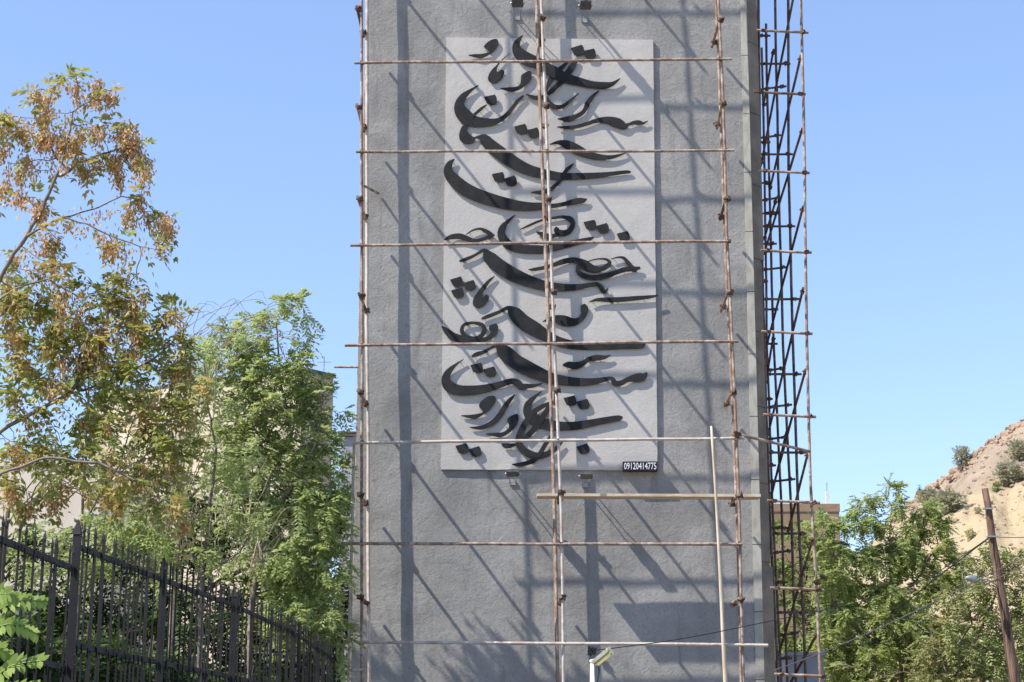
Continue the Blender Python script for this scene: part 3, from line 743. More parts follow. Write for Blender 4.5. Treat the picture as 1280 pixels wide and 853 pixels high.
def make_tree(name, label, cat, group, base, limbs, clusters, Y, dens, leafm, barkm, step, reach, tip, leafkw, per, brown=None, cap=None, dY=1.0, extra_twigs=0, seedkw=None):
    t = thing(name, label, cat, base, group)
    att = []
    for c in clusters:
        px, py, rx, ry = c[:4]; yy = Y + (c[4] if len(c) > 4 else 0)
        mpp = yy/F_PX
        area = rx*ry*math.pi*mpp*mpp
        n = max(3, int(dens*area*dscale(Y)))
        att += ell(px, py, rx, ry, yy, min(dY, max(0.25, (rx+ry)/2*mpp*1.3)), n)
    pos, par = colonize(limbs, att, step, reach)
    rad, kids = radii_of(par, tip, cap=cap)
    branch_mesh('trunk', pos, par, rad, barkm, t)
    tw = np.where((rad < tip*3.2) & (par >= 0))[0]
    tipn = tw[kids[tw] == 0]
    sel = np.concatenate([np.repeat(tipn, per), tw[rng.random(len(tw)) < 0.35*per/3]])
    P = pos[sel] + rng.normal(0, step*0.15, (len(sel), 3))
    D = norm(pos[sel]-pos[par[sel]])*0.8 + rng.normal(0, 0.6, (len(sel), 3)); 
    if brown is not None:
        bp = brown(P); mk = rng.random(len(P)) < bp
    else: mk = np.zeros(len(P), bool)
    V, Fc = leaves(P[~mk], D[~mk], **leafkw)
    np_mesh('crown', V, Fc, leafm, t, kind='stuff')
    if mk.any():
        V, Fc = seeds(P[mk], **(seedkw or {})); np_mesh('seed_bunches', V, Fc, M['seed_brown'], t, kind='stuff')
    return t, pos, par
def P3(lst, Y): return [tuple(at(x, y, Y)) for x, y in lst]

# big yellowing tree at the left
YL = 15.5
base = tuple(at(-95, 1010, YL)); base = (base[0], YL, 0)
root = [base] + [tuple(at(-85, 800, YL)), tuple(at(-60, 650, YL)), tuple(at(0, 540, YL))]
limbs = [root + P3([(42, 516), (88, 491), (109, 449), (141, 417)], YL),
         [root[-2]] + P3([(-30, 450), (-20, 390), (0, 349), (16, 319), (34, 295), (52, 263), (66, 231), (76, 207), (86, 168), (92, 140), (112, 126)], YL-0.2),
         P3([(36, 293), (76, 273), (108, 281), (136, 295), (175, 309), (195, 311)], YL-0.3),
         P3([(80, 273), (124, 259), (152, 245), (175, 250)], YL-0.1),
         P3([(66, 231), (96, 205), (136, 190), (168, 182)], YL+0.1),
         P3([(76, 207), (60, 180), (50, 150), (62, 130)], YL+0.2),
         P3([(-60, 650), (0, 593), (56, 572), (123, 579), (170, 600)], YL-0.4),
         P3([(88, 491), (140, 480), (190, 450), (225, 420)], YL+0.4),
         P3([(-20, 390), (20, 360), (60, 350), (100, 372)], YL-0.3)]
cl = [(98, 92, 26, 16), (136, 116, 17, 9), (115, 120, 18, 10), (48, 118, 20, 12), (25, 145, 30, 18), (75, 172, 26, 18), (18, 180, 24, 18), (88, 182, 18, 14), (20, 205, 26, 10), (40, 212, 20, 8), (8, 160, 16, 20), (60, 145, 16, 14), (105, 160, 14, 8), (128, 158, 12, 10), (150, 162, 20, 12), (172, 172, 14, 12), (182, 200, 14, 8), (118, 205, 18, 9), (140, 195, 14, 9), (150, 224, 20, 10), (172, 240, 16, 11), (203, 264, 15, 8), (196, 285, 14, 10), (190, 308, 14, 8), (138, 306, 12, 7), (168, 268, 12, 8), (38, 246, 18, 8), (50, 252, 12, 9), (62, 300, 14, 9), (10, 235, 12, 6), (75, 328, 14, 8), (10, 320, 14, 10), (40, 335, 24, 8), (155, 345, 10, 5),
      (30, 375, 36, 20), (120, 365, 34, 16), (165, 378, 28, 18), (215, 388, 26, 14), (80, 392, 36, 20), (230, 402, 18, 18), (40, 425, 40, 18), (120, 418, 40, 24), (180, 420, 34, 22), (95, 455, 30, 14), (20, 452, 20, 14), (160, 462, 34, 20), (220, 450, 25, 25), (195, 495, 32, 20), (245, 478, 16, 16), (130, 525, 40, 18), (190, 540, 34, 22), (60, 560, 36, 14), (110, 570, 34, 16), (20, 562, 20, 12), (180, 590, 36, 22), (218, 560, 22, 22), (200, 622, 26, 18), (230, 645, 18, 16), (150, 620, 24, 10), (75, 615, 26, 8), (40, 635, 30, 8), (8, 355, 16, 12), (12, 415, 18, 14), (60, 470, 24, 14), (12, 485, 16, 12), (35, 525, 24, 10), (85, 540, 24, 12), (5, 600, 14, 12), (130, 490, 26, 12), (235, 520, 16, 18), (110, 600, 26, 8)]
def brownL(P):
    out = np.empty(len(P))
    for i, p in enumerate(P):
        hgt = (p[2]-CAMZ)/p[1]   # higher in the crown = more dried seed bunches
        b = 0.34 + 0.5*min(1, max(0, (hgt-0.25)/0.1))
        out[i] = b if noise.noise(Vector(p)*3.4) > -0.02-0.1-0.35*min(1, max(0, (hgt-0.28)/0.06)) else b*0.15
    return out
make_tree('yellowing_tree', 'near tree with green leaves and orange brown seed bunches at the left', 'tree', None, base, limbs, cl, YL, 105, M['leaf_autumn'], M['bark'], 0.08, 0.09, 0.0035,
          dict(L=0.19, pairs=4, ll=0.082, lw=0.035, droop=0.6), 8, brown=brownL, cap=0.11, dY=0.5, seedkw=dict(r=0.06, k=16, ll=0.05, lw=0.022))

# green trees between the fence and the tower
YA = 27.75
bx_ = at(318, 960, YA).x
limbsA = [[(bx_, YA, 0)] + P3([(312, 800), (316, 744), (330, 677), (346, 639), (369, 600), (362, 540), (350, 470), (345, 400)], YA),
          P3([(330, 677), (300, 620), (290, 560), (300, 500), (290, 450)], YA+0.4), P3([(369, 600), (395, 555), (402, 520)], YA-0.2), P3([(316, 744), (360, 735), (400, 705), (425, 660)], YA+0.2), P3([(346, 639), (385, 640), (410, 610)], YA)]
clA = [(355, 378, 20, 10), (335, 392, 16, 10), (372, 372, 8, 5), (300, 398, 14, 8), (345, 420, 16, 9), (378, 428, 12, 6), (295, 425, 26, 16), (322, 445, 26, 14), (372, 450, 14, 14), (275, 445, 18, 12), (355, 480, 26, 14), (310, 485, 26, 16), (275, 480, 20, 16), (395, 495, 24, 10), (412, 512, 18, 9), (375, 510, 22, 12), (330, 525, 26, 16), (290, 530, 26, 20), (365, 560, 28, 14), (400, 560, 22, 12), (415, 585, 18, 16), (330, 580, 30, 18), (285, 585, 24, 20), (395, 620, 30, 20), (350, 640, 30, 18), (410, 660, 22, 24), (370, 690, 34, 24), (330, 700, 26, 20), (405, 715, 28, 24), (365, 745, 34, 20), (400, 770, 30, 26), (340, 780, 26, 18), (300, 650, 20, 20), (415, 800, 18, 20)]
make_tree('green_tree', 'fresh green tree with fronds reaching beside the left tower edge', 'tree', 'trees behind the fence', (bx_, YA, 0), limbsA, [(c[0], c[1], c[2]*1.15, c[3]*1.1) for c in clA]+[(355, 455, 30, 16), (330, 500, 40, 22), (300, 470, 30, 20), (350, 530, 30, 14), (275, 415, 16, 8), (255, 440, 18, 12), (320, 400, 22, 12), (375, 395, 12, 7), (395, 470, 12, 8), (405, 540, 14, 8)], YA, 85, M['leaf_light'], M['bark'], 0.12, 0.14, 0.005,
          dict(L=0.34, pairs=7, ll=0.1, lw=0.037, droop=0.45), 8, cap=0.12, dY=0.8)
YB = 22.0
bx_ = at(245, 960, YB).x
limbsB = [[(bx_, YB, 0)] + P3([(250, 820), (252, 723), (238, 690), (225, 667), (205, 640), (190, 600)], YB), P3([(252, 723), (262, 640), (270, 560), (258, 500), (255, 440)], YB+0.3),
          P3([(225, 667), (180, 640), (140, 640)], YB-0.3), P3([(250, 760), (200, 720), (150, 690), (90, 670)], YB+0.3), P3([(252, 723), (300, 690), (330, 640)], YB)]
clB = [(255, 470, 16, 22), (240, 520, 20, 16), (270, 560, 22, 20), (235, 590, 20, 18), (255, 640, 20, 16), (190, 665, 40, 20), (130, 660, 40, 16), (270, 690, 26, 18), (70, 665, 34, 14), (110, 705, 40, 18), (200, 715, 40, 18), (40, 700, 40, 16), (230, 500, 20, 14), (215, 560, 20, 18), (300, 610, 24, 20), (215, 630, 26, 16)]
make_tree('tangled_tree', 'sparse tangled tree with many bare grey twigs rising behind the fence', 'tree', 'trees behind the fence', (bx_, YB, 0), limbsB, clB+[(285, 430, 22, 12), (235, 430, 16, 10), (275, 500, 24, 14), (310, 560, 24, 16), (225, 610, 22, 14), (160, 640, 30, 12), (320, 660, 24, 16)], YB, 60, M['leaf_light'], M['bark'], 0.12, 0.14, 0.006,
          dict(L=0.26, pairs=5, ll=0.08, lw=0.03, droop=0.5), 9, cap=0.10, dY=1.0)
YE = 28.0
bx_ = at(95, 1000, YE).x
limbsE = [[(bx_, YE, 0)] + P3([(95, 820), (100, 700), (105, 600), (110, 500), (112, 420)], YE), P3([(105, 600), (60, 540), (40, 480)], YE), P3([(100, 660), (150, 580), (175, 500)], YE+.3), P3([(110, 500), (90, 430), (70, 390)], YE)]
clE = [(118, 378, 26, 12), (60, 392, 26, 12), (165, 400, 24, 14), (95, 410, 40, 16), (140, 432, 40, 16), (55, 440, 24, 16), (190, 445, 22, 16), (100, 475, 30, 14), (165, 490, 34, 20), (40, 500, 20, 10), (130, 530, 40, 20), (195, 535, 26, 22), (70, 562, 40, 12), (160, 580, 40, 22), (120, 610, 30, 12), (200, 610, 34, 26), (170, 650, 40, 22), (110, 660, 40, 16)]
make_tree('bushy_tree', 'bushy green tree filling the gaps behind the yellowing tree', 'tree', 'trees behind the fence', (bx_, YE, 0), limbsE, clE, YE, 32, M['leaf_green'], M['bark'], 0.15, 0.17, 0.005,
          dict(L=0.32, pairs=5, ll=0.11, lw=0.045, droop=0.5), 6, cap=0.12, dY=1.0)
YC = 33.0
bx_ = at(150, 990, YC).x
limbsC = [[(bx_, YC, 0)] + P3([(160, 840), (170, 740), (200, 660)], YC), P3([(170, 740), (80, 690), (20, 660)], YC), P3([(160, 800), (250, 740), (330, 700), (400, 690)], YC), P3([(200, 660), (260, 600), (330, 590)], YC)]
clC = [(30, 690, 50, 25), (110, 690, 50, 30), (190, 680, 50, 35), (260, 660, 40, 35), (330, 650, 40, 40), (400, 640, 34, 40), (60, 760, 60, 40), (150, 770, 60, 45), (240, 770, 60, 45), (330, 760, 60, 50), (410, 750, 40, 50), (70, 830, 80, 35), (200, 840, 80, 35), (340, 835, 80, 35), (300, 590, 40, 30), (370, 585, 40, 20), (230, 620, 30, 20)]
make_tree('dark_tree', 'dense green tree mass furthest back behind the fence, leaves darkened as shade', 'tree', 'trees behind the fence', (bx_, YC, 0), limbsC, clC, YC, 50, M['leaf_dark'], M['bark_dark'], 0.2, 0.22, 0.007,
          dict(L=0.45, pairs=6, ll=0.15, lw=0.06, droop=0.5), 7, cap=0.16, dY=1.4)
# bare arching twigs above the green trees
def bare_shrub(name, label, base, arcs, Y, m_, r=0.007):
    t = thing(name, label, 'shrub', base)
    bm = bmesh.new()
    for arc in arcs:
        pts = [Vector(at(c[0], c[1], Y+c[2] if len(c) > 2 else Y)) for c in arc]
        c = catmull([tuple(p) for p in pts], 5)
        n = len(c); tube(bm, [Vector(q) + Vector(rng.normal(0, 0.01, 3)) for q in c], list(np.linspace(r*2.2, r*0.6, n)), 4)
    return finish('twigs', bm, m_, t), t
arcs = []
for k in range(26):
    x0 = 222+rng.uniform(-25, 45); y0 = 480 + rng.uniform(-30, 60)
    xe = rng.uniform(250, 394); ye = 372 + abs(xe-335)*rng.uniform(0.05, 0.25) + rng.uniform(-8, 45)
    xm = x0*0.55+xe*0.45 - 10; ym = (y0+ye)/2 - 18
    arcs.append([(225+rng.uniform(-8, 12), 640), (x0, y0), (xm, ym), (xe-10, ye), (xe+rng.uniform(2, 14), ye+rng.uniform(2, 18))])
for k in range(60):
    x0 = rng.uniform(190, 330); y0 = rng.uniform(640, 740)
    a_ = rng.uniform(-1, 1)
    arcs.append([(x0, y0, rng.uniform(-.5, .5)), (x0+a_*20+rng.uniform(-8, 8), y0-rng.uniform(25, 50)), (x0+a_*42, y0-rng.uniform(45, 80)), (x0+a_*70+rng.uniform(-15, 15), y0-rng.uniform(30, 90))])
_, bt = bare_shrub('bare_shrub', 'leafless arching grey brown twigs above the tangled tree', (at(225, 960, 23.0).x, 23.0, 0), arcs, 23.0, M['twig_pale'], 0.0038)
bm = bmesh.new(); a_ = at(225, 640, 23.0); tube(bm, [(a_.x, 23, 0), (a_.x-0.05, 23, a_.z*.5), a_, a_+Vector((0.02, 0, 0.25))], [0.06, 0.05, 0.035, 0.02], 7); finish('stem', bm, M['bark'], bt)
arcs = []
for k in range(14):
    x0 = rng.uniform(-10, 60); y0 = rng.uniform(600, 625); e = rng.uniform(60, 170)
    arcs.append([(x0, y0+rng.uniform(10, 40)), (x0+e*0.35, y0-rng.uniform(-5, 35)), (x0+e*0.7, y0-rng.uniform(-10, 35)), (x0+e, y0+rng.uniform(-20, 25))])
_, bt2 = bare_shrub('bare_shrub', 'dark leafless twigs in front of the cream building at the left', (at(10, 960, 18.5).x, 18.5, 0), arcs, 18.5, M['bark_dark'], 0.0045)
a_ = at(10, 640, 18.5); bm = bmesh.new(); tube(bm, [(a_.x, 18.5, 0), (a_.x-.05, 18.5, a_.z*.5), a_, a_+Vector((0.05, 0, 0.1))], [0.035, 0.03, 0.025, 0.02], 7); finish('stem', bm, M['bark_dark'], bt2)

# near fronds at the lower left
t = thing('leafy_sapling', 'bright green compound leaves close to the camera at the lower left', 'plant', (-2.4, 7.2, 0))
fro = [((-20, 775), (20, 752), (55, 752)), ((-20, 790), (15, 780), (45, 792)), ((-10, 850), (15, 832), (50, 826)), ((-30, 810), (0, 812), (22, 826)), ((-20, 745), (0, 742), (20, 746)), ((-20, 870), (10, 862), (44, 856))]
VV, FF, nb = [], [], 0
bm = bmesh.new()
for fr_ in fro:
    c = [Vector(x) for x in catmull([tuple(at(x, y, 7.2+random.uniform(-.15, .15))) for x, y in fr_], 6)]
    tube(bm, c, 0.0025, 5)
    for i, q in enumerate(c[1:], 1):
        d = (c[min(i+1, len(c)-1)]-c[i-1]).normalized()
        for sg in (-1, 1):
            s_ = Vector((0, 0.5, 1.0)).normalized()*sg
            ld = (d*0.5 + s_*0.8 + Vector(rng.normal(0, .12, 3)) + Vector((0, 0, -.15))).normalized(); L_ = 0.062*random.uniform(.8, 1.15)*(1.15-0.5*i/len(c)); wv = ld.cross(Vector((0.2, -1, 0.4))).normalized()*0.011
            for a1, a2 in ((0, .45), ): 
                VV += [q, q+ld*L_*.3+wv, q+ld*L_*.65+wv*.8, q+ld*L_, q+ld*L_*.65-wv*.8, q+ld*L_*.3-wv]; FF.append([nb+k for k in range(6)]); nb += 6
finish('stem', bm, M['leaf_near'], t)
np_mesh('foliage', np.array([tuple(v) for v in VV]), np.array(FF), M['leaf_near'], t, kind='stuff')
bm = bmesh.new(); tube(bm, [(-2.45, 7.2, 0), (-2.4, 7.2, 1.2), at(-25, 860, 7.2), at(-20, 740, 7.2)], [0.02, 0.015, 0.01, 0.006], 6); finish('trunk', bm, M['bark'], t)

filler_hedge = thing('filler_hedge', 'added dark leaf mass close behind the iron fence, dimming the background', 'filler_hedge', (-4.8, 18, 0))  # added leaf mass that darkens the backdrop seen through the fence
nH = 26000
Hy = rng.uniform(9.5, 29.3, nH); Hx = -4.0 - np.abs(rng.normal(0, 0.32, nH)) - 0.012*(Hy-9)
top = 2.62 + 0.35*np.array([noise.noise(Vector((0, y*0.6, 1))) for y in Hy]) + 0.012*(Hy-9)
Hz = 0.9 + (top-0.9)*rng.uniform(0, 1, nH)**0.75
P = np.stack([Hx, Hy, Hz], 1); D = rng.normal(0, 1, (nH, 3)) + np.array([1.0, 0, 0.3])
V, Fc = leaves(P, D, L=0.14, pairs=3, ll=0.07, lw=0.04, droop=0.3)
np_mesh('foliage', V, Fc, M['leaf_dark'], filler_hedge, kind='stuff')
bm = bmesh.new()
for k in range(110):
    y = rng.uniform(9.6, 29.2); x = -4.3-rng.uniform(0, .3); tube(bm, [(x, y, 0.0), (x+rng.uniform(-.15, .25), y+rng.uniform(-.2, .2), 1.3), (x+rng.uniform(-.2, .45), y+rng.uniform(-.4, .4), 2.7+rng.uniform(-.3, .4))], [0.02, 0.014, 0.006], 5)
finish('stems', bm, M['bark_dark'], filler_hedge)

# ------------------------------------------------------------------ right side trees
YR = 46.0
bx_ = at(1125, 1000, YR).x
limbsR = [[(bx_, YR, 0)] + P3([(1130, 880), (1125, 820), (1115, 760), (1112, 690), (1115, 630)], YR), P3([(1125, 820), (1075, 790), (1040, 750), (1045, 700)], YR), P3([(1115, 760), (1150, 720), (1172, 680)], YR), P3([(1130, 850), (1090, 840), (1050, 830)], YR-1)]
clR = [(1116, 606, 8, 5), (1100, 615, 10, 6), (1086, 628, 16, 7), (1120, 632, 14, 8), (1150, 636, 22, 7), (1068, 640, 10, 6), (1178, 652, 14, 7), (1055, 660, 20, 10), (1095, 655, 24, 10), (1145, 662, 22, 8), (1122, 680, 30, 10), (1050, 690, 26, 12), (1175, 680, 14, 8), (1090, 700, 30, 12), (1155, 700, 24, 10), (1045, 725, 26, 14), (1110, 735, 30, 14), (1160, 735, 26, 12), (1055, 765, 26, 16), (1120, 775, 36, 16), (1040, 800, 24, 18), (1090, 815, 40, 18), (1150, 790, 30, 18), (1060, 845, 40, 18), (1150, 835, 30, 18), (1195, 700, 16, 8), (1205, 725, 20, 10), (1030, 655, 12, 8), (1035, 680, 16, 10)]
make_tree('feathery_tree', 'bright green feathery tree just right of the side scaffold', 'tree', 'trees below the hill', (bx_, YR, 0), limbsR, clR, YR, 85, M['leaf_light'], M['bark'], 0.15, 0.17, 0.006,
          dict(L=0.42, pairs=8, ll=0.105, lw=0.046, droop=0.35), 15, cap=0.15, dY=0.9)
YQ = 44.0
bx_ = at(1195, 1000, YQ).x
limbsQ = [[(bx_, YQ, 0)] + P3([(1190, 880), (1180, 830), (1160, 780)], YQ), P3([(1190, 850), (1225, 790), (1250, 730)], YQ), P3([(1180, 830), (1215, 780), (1200, 700)], YQ), P3([(1190, 860), (1130, 840), (1095, 850)], YQ), P3([(1190, 870), (1250, 840), (1285, 800)], YQ)]
clQ = [(1190, 745, 22, 10), (1225, 700, 16, 12), (1255, 705, 22, 14), (1275, 735, 18, 18), (1215, 740, 18, 12), (1190, 780, 26, 14), (1240, 770, 26, 14), (1275, 790, 18, 24), (1165, 815, 26, 14), (1215, 820, 30, 18), (1265, 835, 26, 22), (1190, 850, 40, 16), (1240, 860, 40, 14)]
make_tree('dry_tree', 'sparse olive and yellowing tree beside the leaning utility pole', 'tree', 'trees below the hill', (bx_, YQ, 0), limbsQ, [(c[0], c[1], c[2]*1.25, c[3]*1.25) for c in clQ]+[(1230, 745, 20, 12), (1265, 765, 20, 14)], YQ, 75, M['leaf_dry'], M['bark'], 0.16, 0.18, 0.007,
          dict(L=0.34, pairs=5, ll=0.11, lw=0.045, droop=0.5), 9, cap=0.12, dY=1.2)
YW = 52.0
bx_ = at(1000, 1000, YW).x
limbsW = [[(bx_, YW, 0)] + P3([(1000, 850), (1005, 760), (1010, 700)], YW), P3([(1000, 850), (1100, 800), (1200, 800)], YW)]
clW = [(985, 668, 20, 12), (1015, 672, 20, 12), (990, 700, 26, 18), (1030, 705, 26, 20), (985, 750, 26, 22), (1030, 760, 30, 26), (1000, 800, 40, 26), (1060, 790, 36, 36), (1120, 760, 40, 30), (1110, 830, 60, 30), (1190, 800, 50, 30), (1250, 820, 50, 30), (1000, 850, 60, 20)]
make_tree('shaded_tree', 'darker green tree seen through the side scaffold poles', 'tree', 'trees below the hill', (bx_, YW, 0), limbsW, clW, YW, 38, M['leaf_green'], M['bark_dark'], 0.24, 0.27, 0.008,
          dict(L=0.55, pairs=6, ll=0.19, lw=0.075, droop=0.4), 8, cap=0.16, dY=1.5)

# ------------------------------------------------------------------ hill
prof = [(900, 760), (1000, 722), (1050, 700), (1100, 668), (1130, 642), (1155, 611), (1172, 592), (1195, 577), (1220, 561), (1245, 544), (1262, 533), (1280, 527), (1330, 505), (1420, 470), (1600, 430), (2000, 420)]
YH = 150.0
px_ = [p[0] for p in prof]; pz_ = [at(p[0], p[1], YH).z for p in prof]
def hill_h(ax, Y):
    """ax = x/Y slope expressed as picture column at eye level, for shape only"""
    ridge = float(np.interp(ax, px_, pz_))
    s = min(1, max(0, (Y-62)/(YH-62))); s = s*s*(3-2*s)*0.35 + s*0.65
    if Y > YH: s = max(0.0, 1-((Y-YH)/160)**1.3)
    n = noise.fractal(Vector((ax*0.012, Y*0.05, 1)), 1.0, 2.1, 5)*1.6*min(1, s*2) + abs(noise.fractal(Vector((ax*0.035, Y*0.12, 4)), 1.0, 2.2, 4))*0.4*min(1, s*2)
    amp = 1.0 if Y < YH-4 else 0.35
    return ridge*s + n*amp - 1.6*min(1, s*2)
bm = bmesh.new(); G = []
Ys = [58+ (YH-58)*i/110 for i in range(111)] + [YH+i*8 for i in range(1, 20)]
for Y in Ys:
    row = []
    for i in range(171):
        ax = 900 + 1100*i/170 if i > 90 else 900 + 5.0*i
        if i > 90: ax = 1350 + (2000-1350)*(i-90)/80
        X = (ax-640)/F_PX*CP*Y
        row.append(bm.verts.new((X, Y, max(-1.0, hill_h(ax, Y)))))
    G.append(row)
for j in range(len(G)-1):
    for i in range(170): bm.faces.new((G[j][i], G[j][i+1], G[j+1][i+1], G[j+1][i]))
hm = bpy.data.materials.new('hillside'); hm.use_nodes = True
n, l = hm.node_tree.nodes, hm.node_tree.links
b = n['Principled BSDF']; b.inputs['Roughness'].default_value = 0.95; b.inputs['Specular IOR Level'].default_value = 0.1
pos_ = n.new('ShaderNodeNewGeometry').outputs['Position']
sx = n.new('ShaderNodeSeparateXYZ'); l.new(pos_, sx.inputs[0])
def nzz(sc_, det, stretch=None, dis=0.0):
    t = n.new('ShaderNodeTexNoise'); t.inputs['Scale'].default_value = sc_; t.inputs['Detail'].default_value = det; t.inputs['Roughness'].default_value = 0.65; t.inputs['Distortion'].default_value = dis
    v = pos_
    if stretch:
        mp = n.new('ShaderNodeMapping'); mp.inputs['Scale'].default_value = stretch; l.new(v, mp.inputs['Vector']); v = mp.outputs[0]
    l.new(v, t.inputs['Vector']); return t.outputs['Fac']
def mixh(f, A, B, lo, hi):
    mr = n.new('ShaderNodeMapRange'); mr.inputs['From Min'].default_value = lo; mr.inputs['From Max'].default_value = hi; l.new(f, mr.inputs['Value'])
    x = n.new('ShaderNodeMix'); x.data_type = 'RGBA'; l.new(mr.outputs[0], x.inputs['Factor'])
    for k, s_ in (('A', A), ('B', B)):
        if isinstance(s_, tuple): x.inputs[k].default_value = (*s_, 1)
        else: l.new(s_, x.inputs[k])
    return x.outputs['Result']
c1 = mixh(nzz(0.25, 8), (0.375, 0.295, 0.215), (0.28, 0.215, 0.16), 0.4, 0.62)
c1 = mixh(nzz(1.6, 6, None, 0.5), c1, (0.22, 0.16, 0.115), 0.55, 0.72)
ad = n.new('ShaderNodeMath'); ad.operation = 'MULTIPLY_ADD'; l.new(nzz(0.12, 5, (1, 1, 1.5)), ad.inputs[0]); ad.inputs[1].default_value = -18; l.new(sx.outputs['Z'], ad.inputs[2])
c2 = mixh(ad.outputs[0], (0.44, 0.345, 0.215), c1, 9.5, 14.0)
c2 = mixh(nzz(0.9, 6, (1, 1, 3)), c2, (0.32, 0.25, 0.14), 0.55, 0.7)
l.new(c2, b.inputs['Base Color'])
bp = n.new('ShaderNodeBump'); bp.inputs['Strength'].default_value = 1.0; bp.inputs['Distance'].default_value = 0.35; l.new(nzz(1.3, 9), bp.inputs['Height']); l.new(bp.outputs[0], b.inputs['Normal'])
M['rock'] = mat('hill_rock', (0.42, 0.30, 0.21), 0.95, 0, (0.3, 0.21, 0.15), 0.8, 0.8, 4, 0.1)
hill = finish('hill', bm, hm, smooth=True); tag(hill, 'bare brown and dry yellow hillside with a rocky ridge', kind='structure')
# rock outcrops along the ridge and slope (uncountable rubble joined)
bm = bmesh.new()
for k in range(700):
    if k < 260: ax = rng.uniform(1135, 1330); Y = YH - abs(rng.normal(0, 5)); s0 = rng.uniform(0.08, 0.42)
    else: ax = rng.uniform(1130, 1320); Y = rng.uniform(95, 148); s0 = rng.uniform(0.06, 0.25)
    X = (ax-640)/F_PX*CP*Y; z = hill_h(ax, Y)
    r = bmesh.ops.create_icosphere(bm, subdivisions=1, radius=s0)
    o_ = Vector(rng.uniform(-50, 50, 3)); sc3 = rng.uniform(0.6, 1.4, 3)
    for v in r['verts']:
        v.co = Vector((v.co.x*sc3[0], v.co.y*sc3[1], v.co.z*sc3[2]*0.7))*(1+0.5*noise.noise(v.co/s0*1.7+o_)) + Vector((X, Y, z+s0*0.15))
rk = finish('hill_rocks', bm, M['rock']); tag(rk, 'scattered brown rocks along the hill ridge', 'rocks', kind='stuff')

def shrub(px, py, w_, h_, Y, label, m_=None, name='shrub', cat='shrub', dens=1.0):
    Yh = 64.0
    while Yh < 149.0:
        q = at(px, py+h_*0.9, Yh)
        if q.z <= hill_h(640+q.x*F_PX/(CP*Yh), Yh): break
        Yh += 0.5
    Y = Yh; c = at(px, py, Y)
    mpp = Y/F_PX; hz = hill_h(640+c.x*F_PX/(CP*Y), Y); c.z = hz + h_*mpp*0.85
    rw, rh = w_*mpp, h_*mpp
    t = thing(name, label, cat, (c.x, Y, c.z-rh*0.9), 'shrubs on the hillside')
    n_ = int(260*dens); q = rng.normal(0, 1, (n_, 3)); q = norm(q)*rng.uniform(0.35, 1, (n_, 1))
    lump = np.array([1+0.4*noise.noise(Vector(v)*2.3+Vector((px, py, 0))) for v in q])[:, None]
    P = np.array(c)+q*lump*np.array([rw, rw*0.9, rh])*0.8
    V, Fc = leaves(P, q+np.array([0, 0, .4]), L=0.32*rw, pairs=3, ll=0.2*rw, lw=0.1*rw, droop=0.1)
    np_mesh('foliage', V, Fc, m_ or M['leaf_shrub'], t, kind='stuff')
    bm = bmesh.new()
    for k in range(7):
        e = c + Vector((rng.uniform(-.7, .7)*rw, rng.uniform(-.5, .5)*rw, rng.uniform(0, .6)*rh)); b0 = Vector((c.x+rng.uniform(-.1, .1)*rw, Y, c.z-rh*1.15))
        tube(bm, [b0, b0.lerp(e, .5)+Vector((0, 0, -.05*rh)), e], [0.05*rw, 0.035*rw, 0.015*rw], 5)
    finish('stems', bm, M['bark'], t)
shrub(1203, 571, 13, 15, 146, 'rounded grey green shrub on the ridge skyline')
shrub(1274, 565, 16, 14, 132, 'olive bush near the top right of the hill')
shrub(1262, 592, 20, 18, 122, 'wide olive bush in the middle of the slope')
shrub(1245, 610, 7, 7, 120, 'small dark green bush left of the wide olive bush', M['leaf_green'], dens=.6)
shrub(1185, 628, 22, 15, 112, 'wide grey green bush at the edge of the feathery tree')
shrub(1160, 622, 14, 12, 116, 'upper grey green bush touching the feathery tree top')
shrub(1213, 668, 8, 7, 100, 'small dry tuft on the yellow grass slope', M['leaf_dry'], dens=.5)
shrub(1188, 690, 9, 6, 96, 'low dry tuft left of the slope beside the tree', M['leaf_dry'], dens=.5)
shrub(1222, 640, 6, 4, 105, 'tiny tuft in the middle of the yellow slope', M['leaf_dry'], dens=.4)
shrub(1150, 618, 5, 13, 110, 'slim dark upright bush behind the feathery tree crown', M['leaf_dark'], dens=.6)

# ------------------------------------------------------------------ buildings
def building(name, label, x0, x1, ytop, Y, depth, m_, roofm, zbot=0, wins=(), roof_h=0.25, over=0.3):
    a = at(x0, ytop, Y); b = at(x1, ytop, Y); z = a.z
    t = thing(name, label, 'building', ((a.x+b.x)/2, Y, 0))
    bm = bmesh.new(); box(bm, (a.x, Y, zbot), (b.x, Y+depth, z)); finish('wall', bm, m_, t)
    bm = bmesh.new(); box(bm, (a.x-over, Y-over, z+0.003), (b.x+over, Y+depth+over, z+roof_h)); rf = finish('roof', bm, roofm, t)
    for (wx, wy, ww, wh) in wins:
        p = at(wx, wy, Y); 
        bm = bmesh.new(); box(bm, (p.x-ww/2, Y-0.05, p.z-wh/2), (p.x+ww/2, Y+0.1, p.z+wh/2)); wo = finish('window', bm, M['white'], t)
        bm = bmesh.new(); box(bm, (p.x-ww/2+.07, Y-0.06, p.z-wh/2+.07), (p.x+ww/2-.07, Y+0.05, p.z+wh/2-.07)); finish('pane', bm, M['window'], wo)
    return t, z
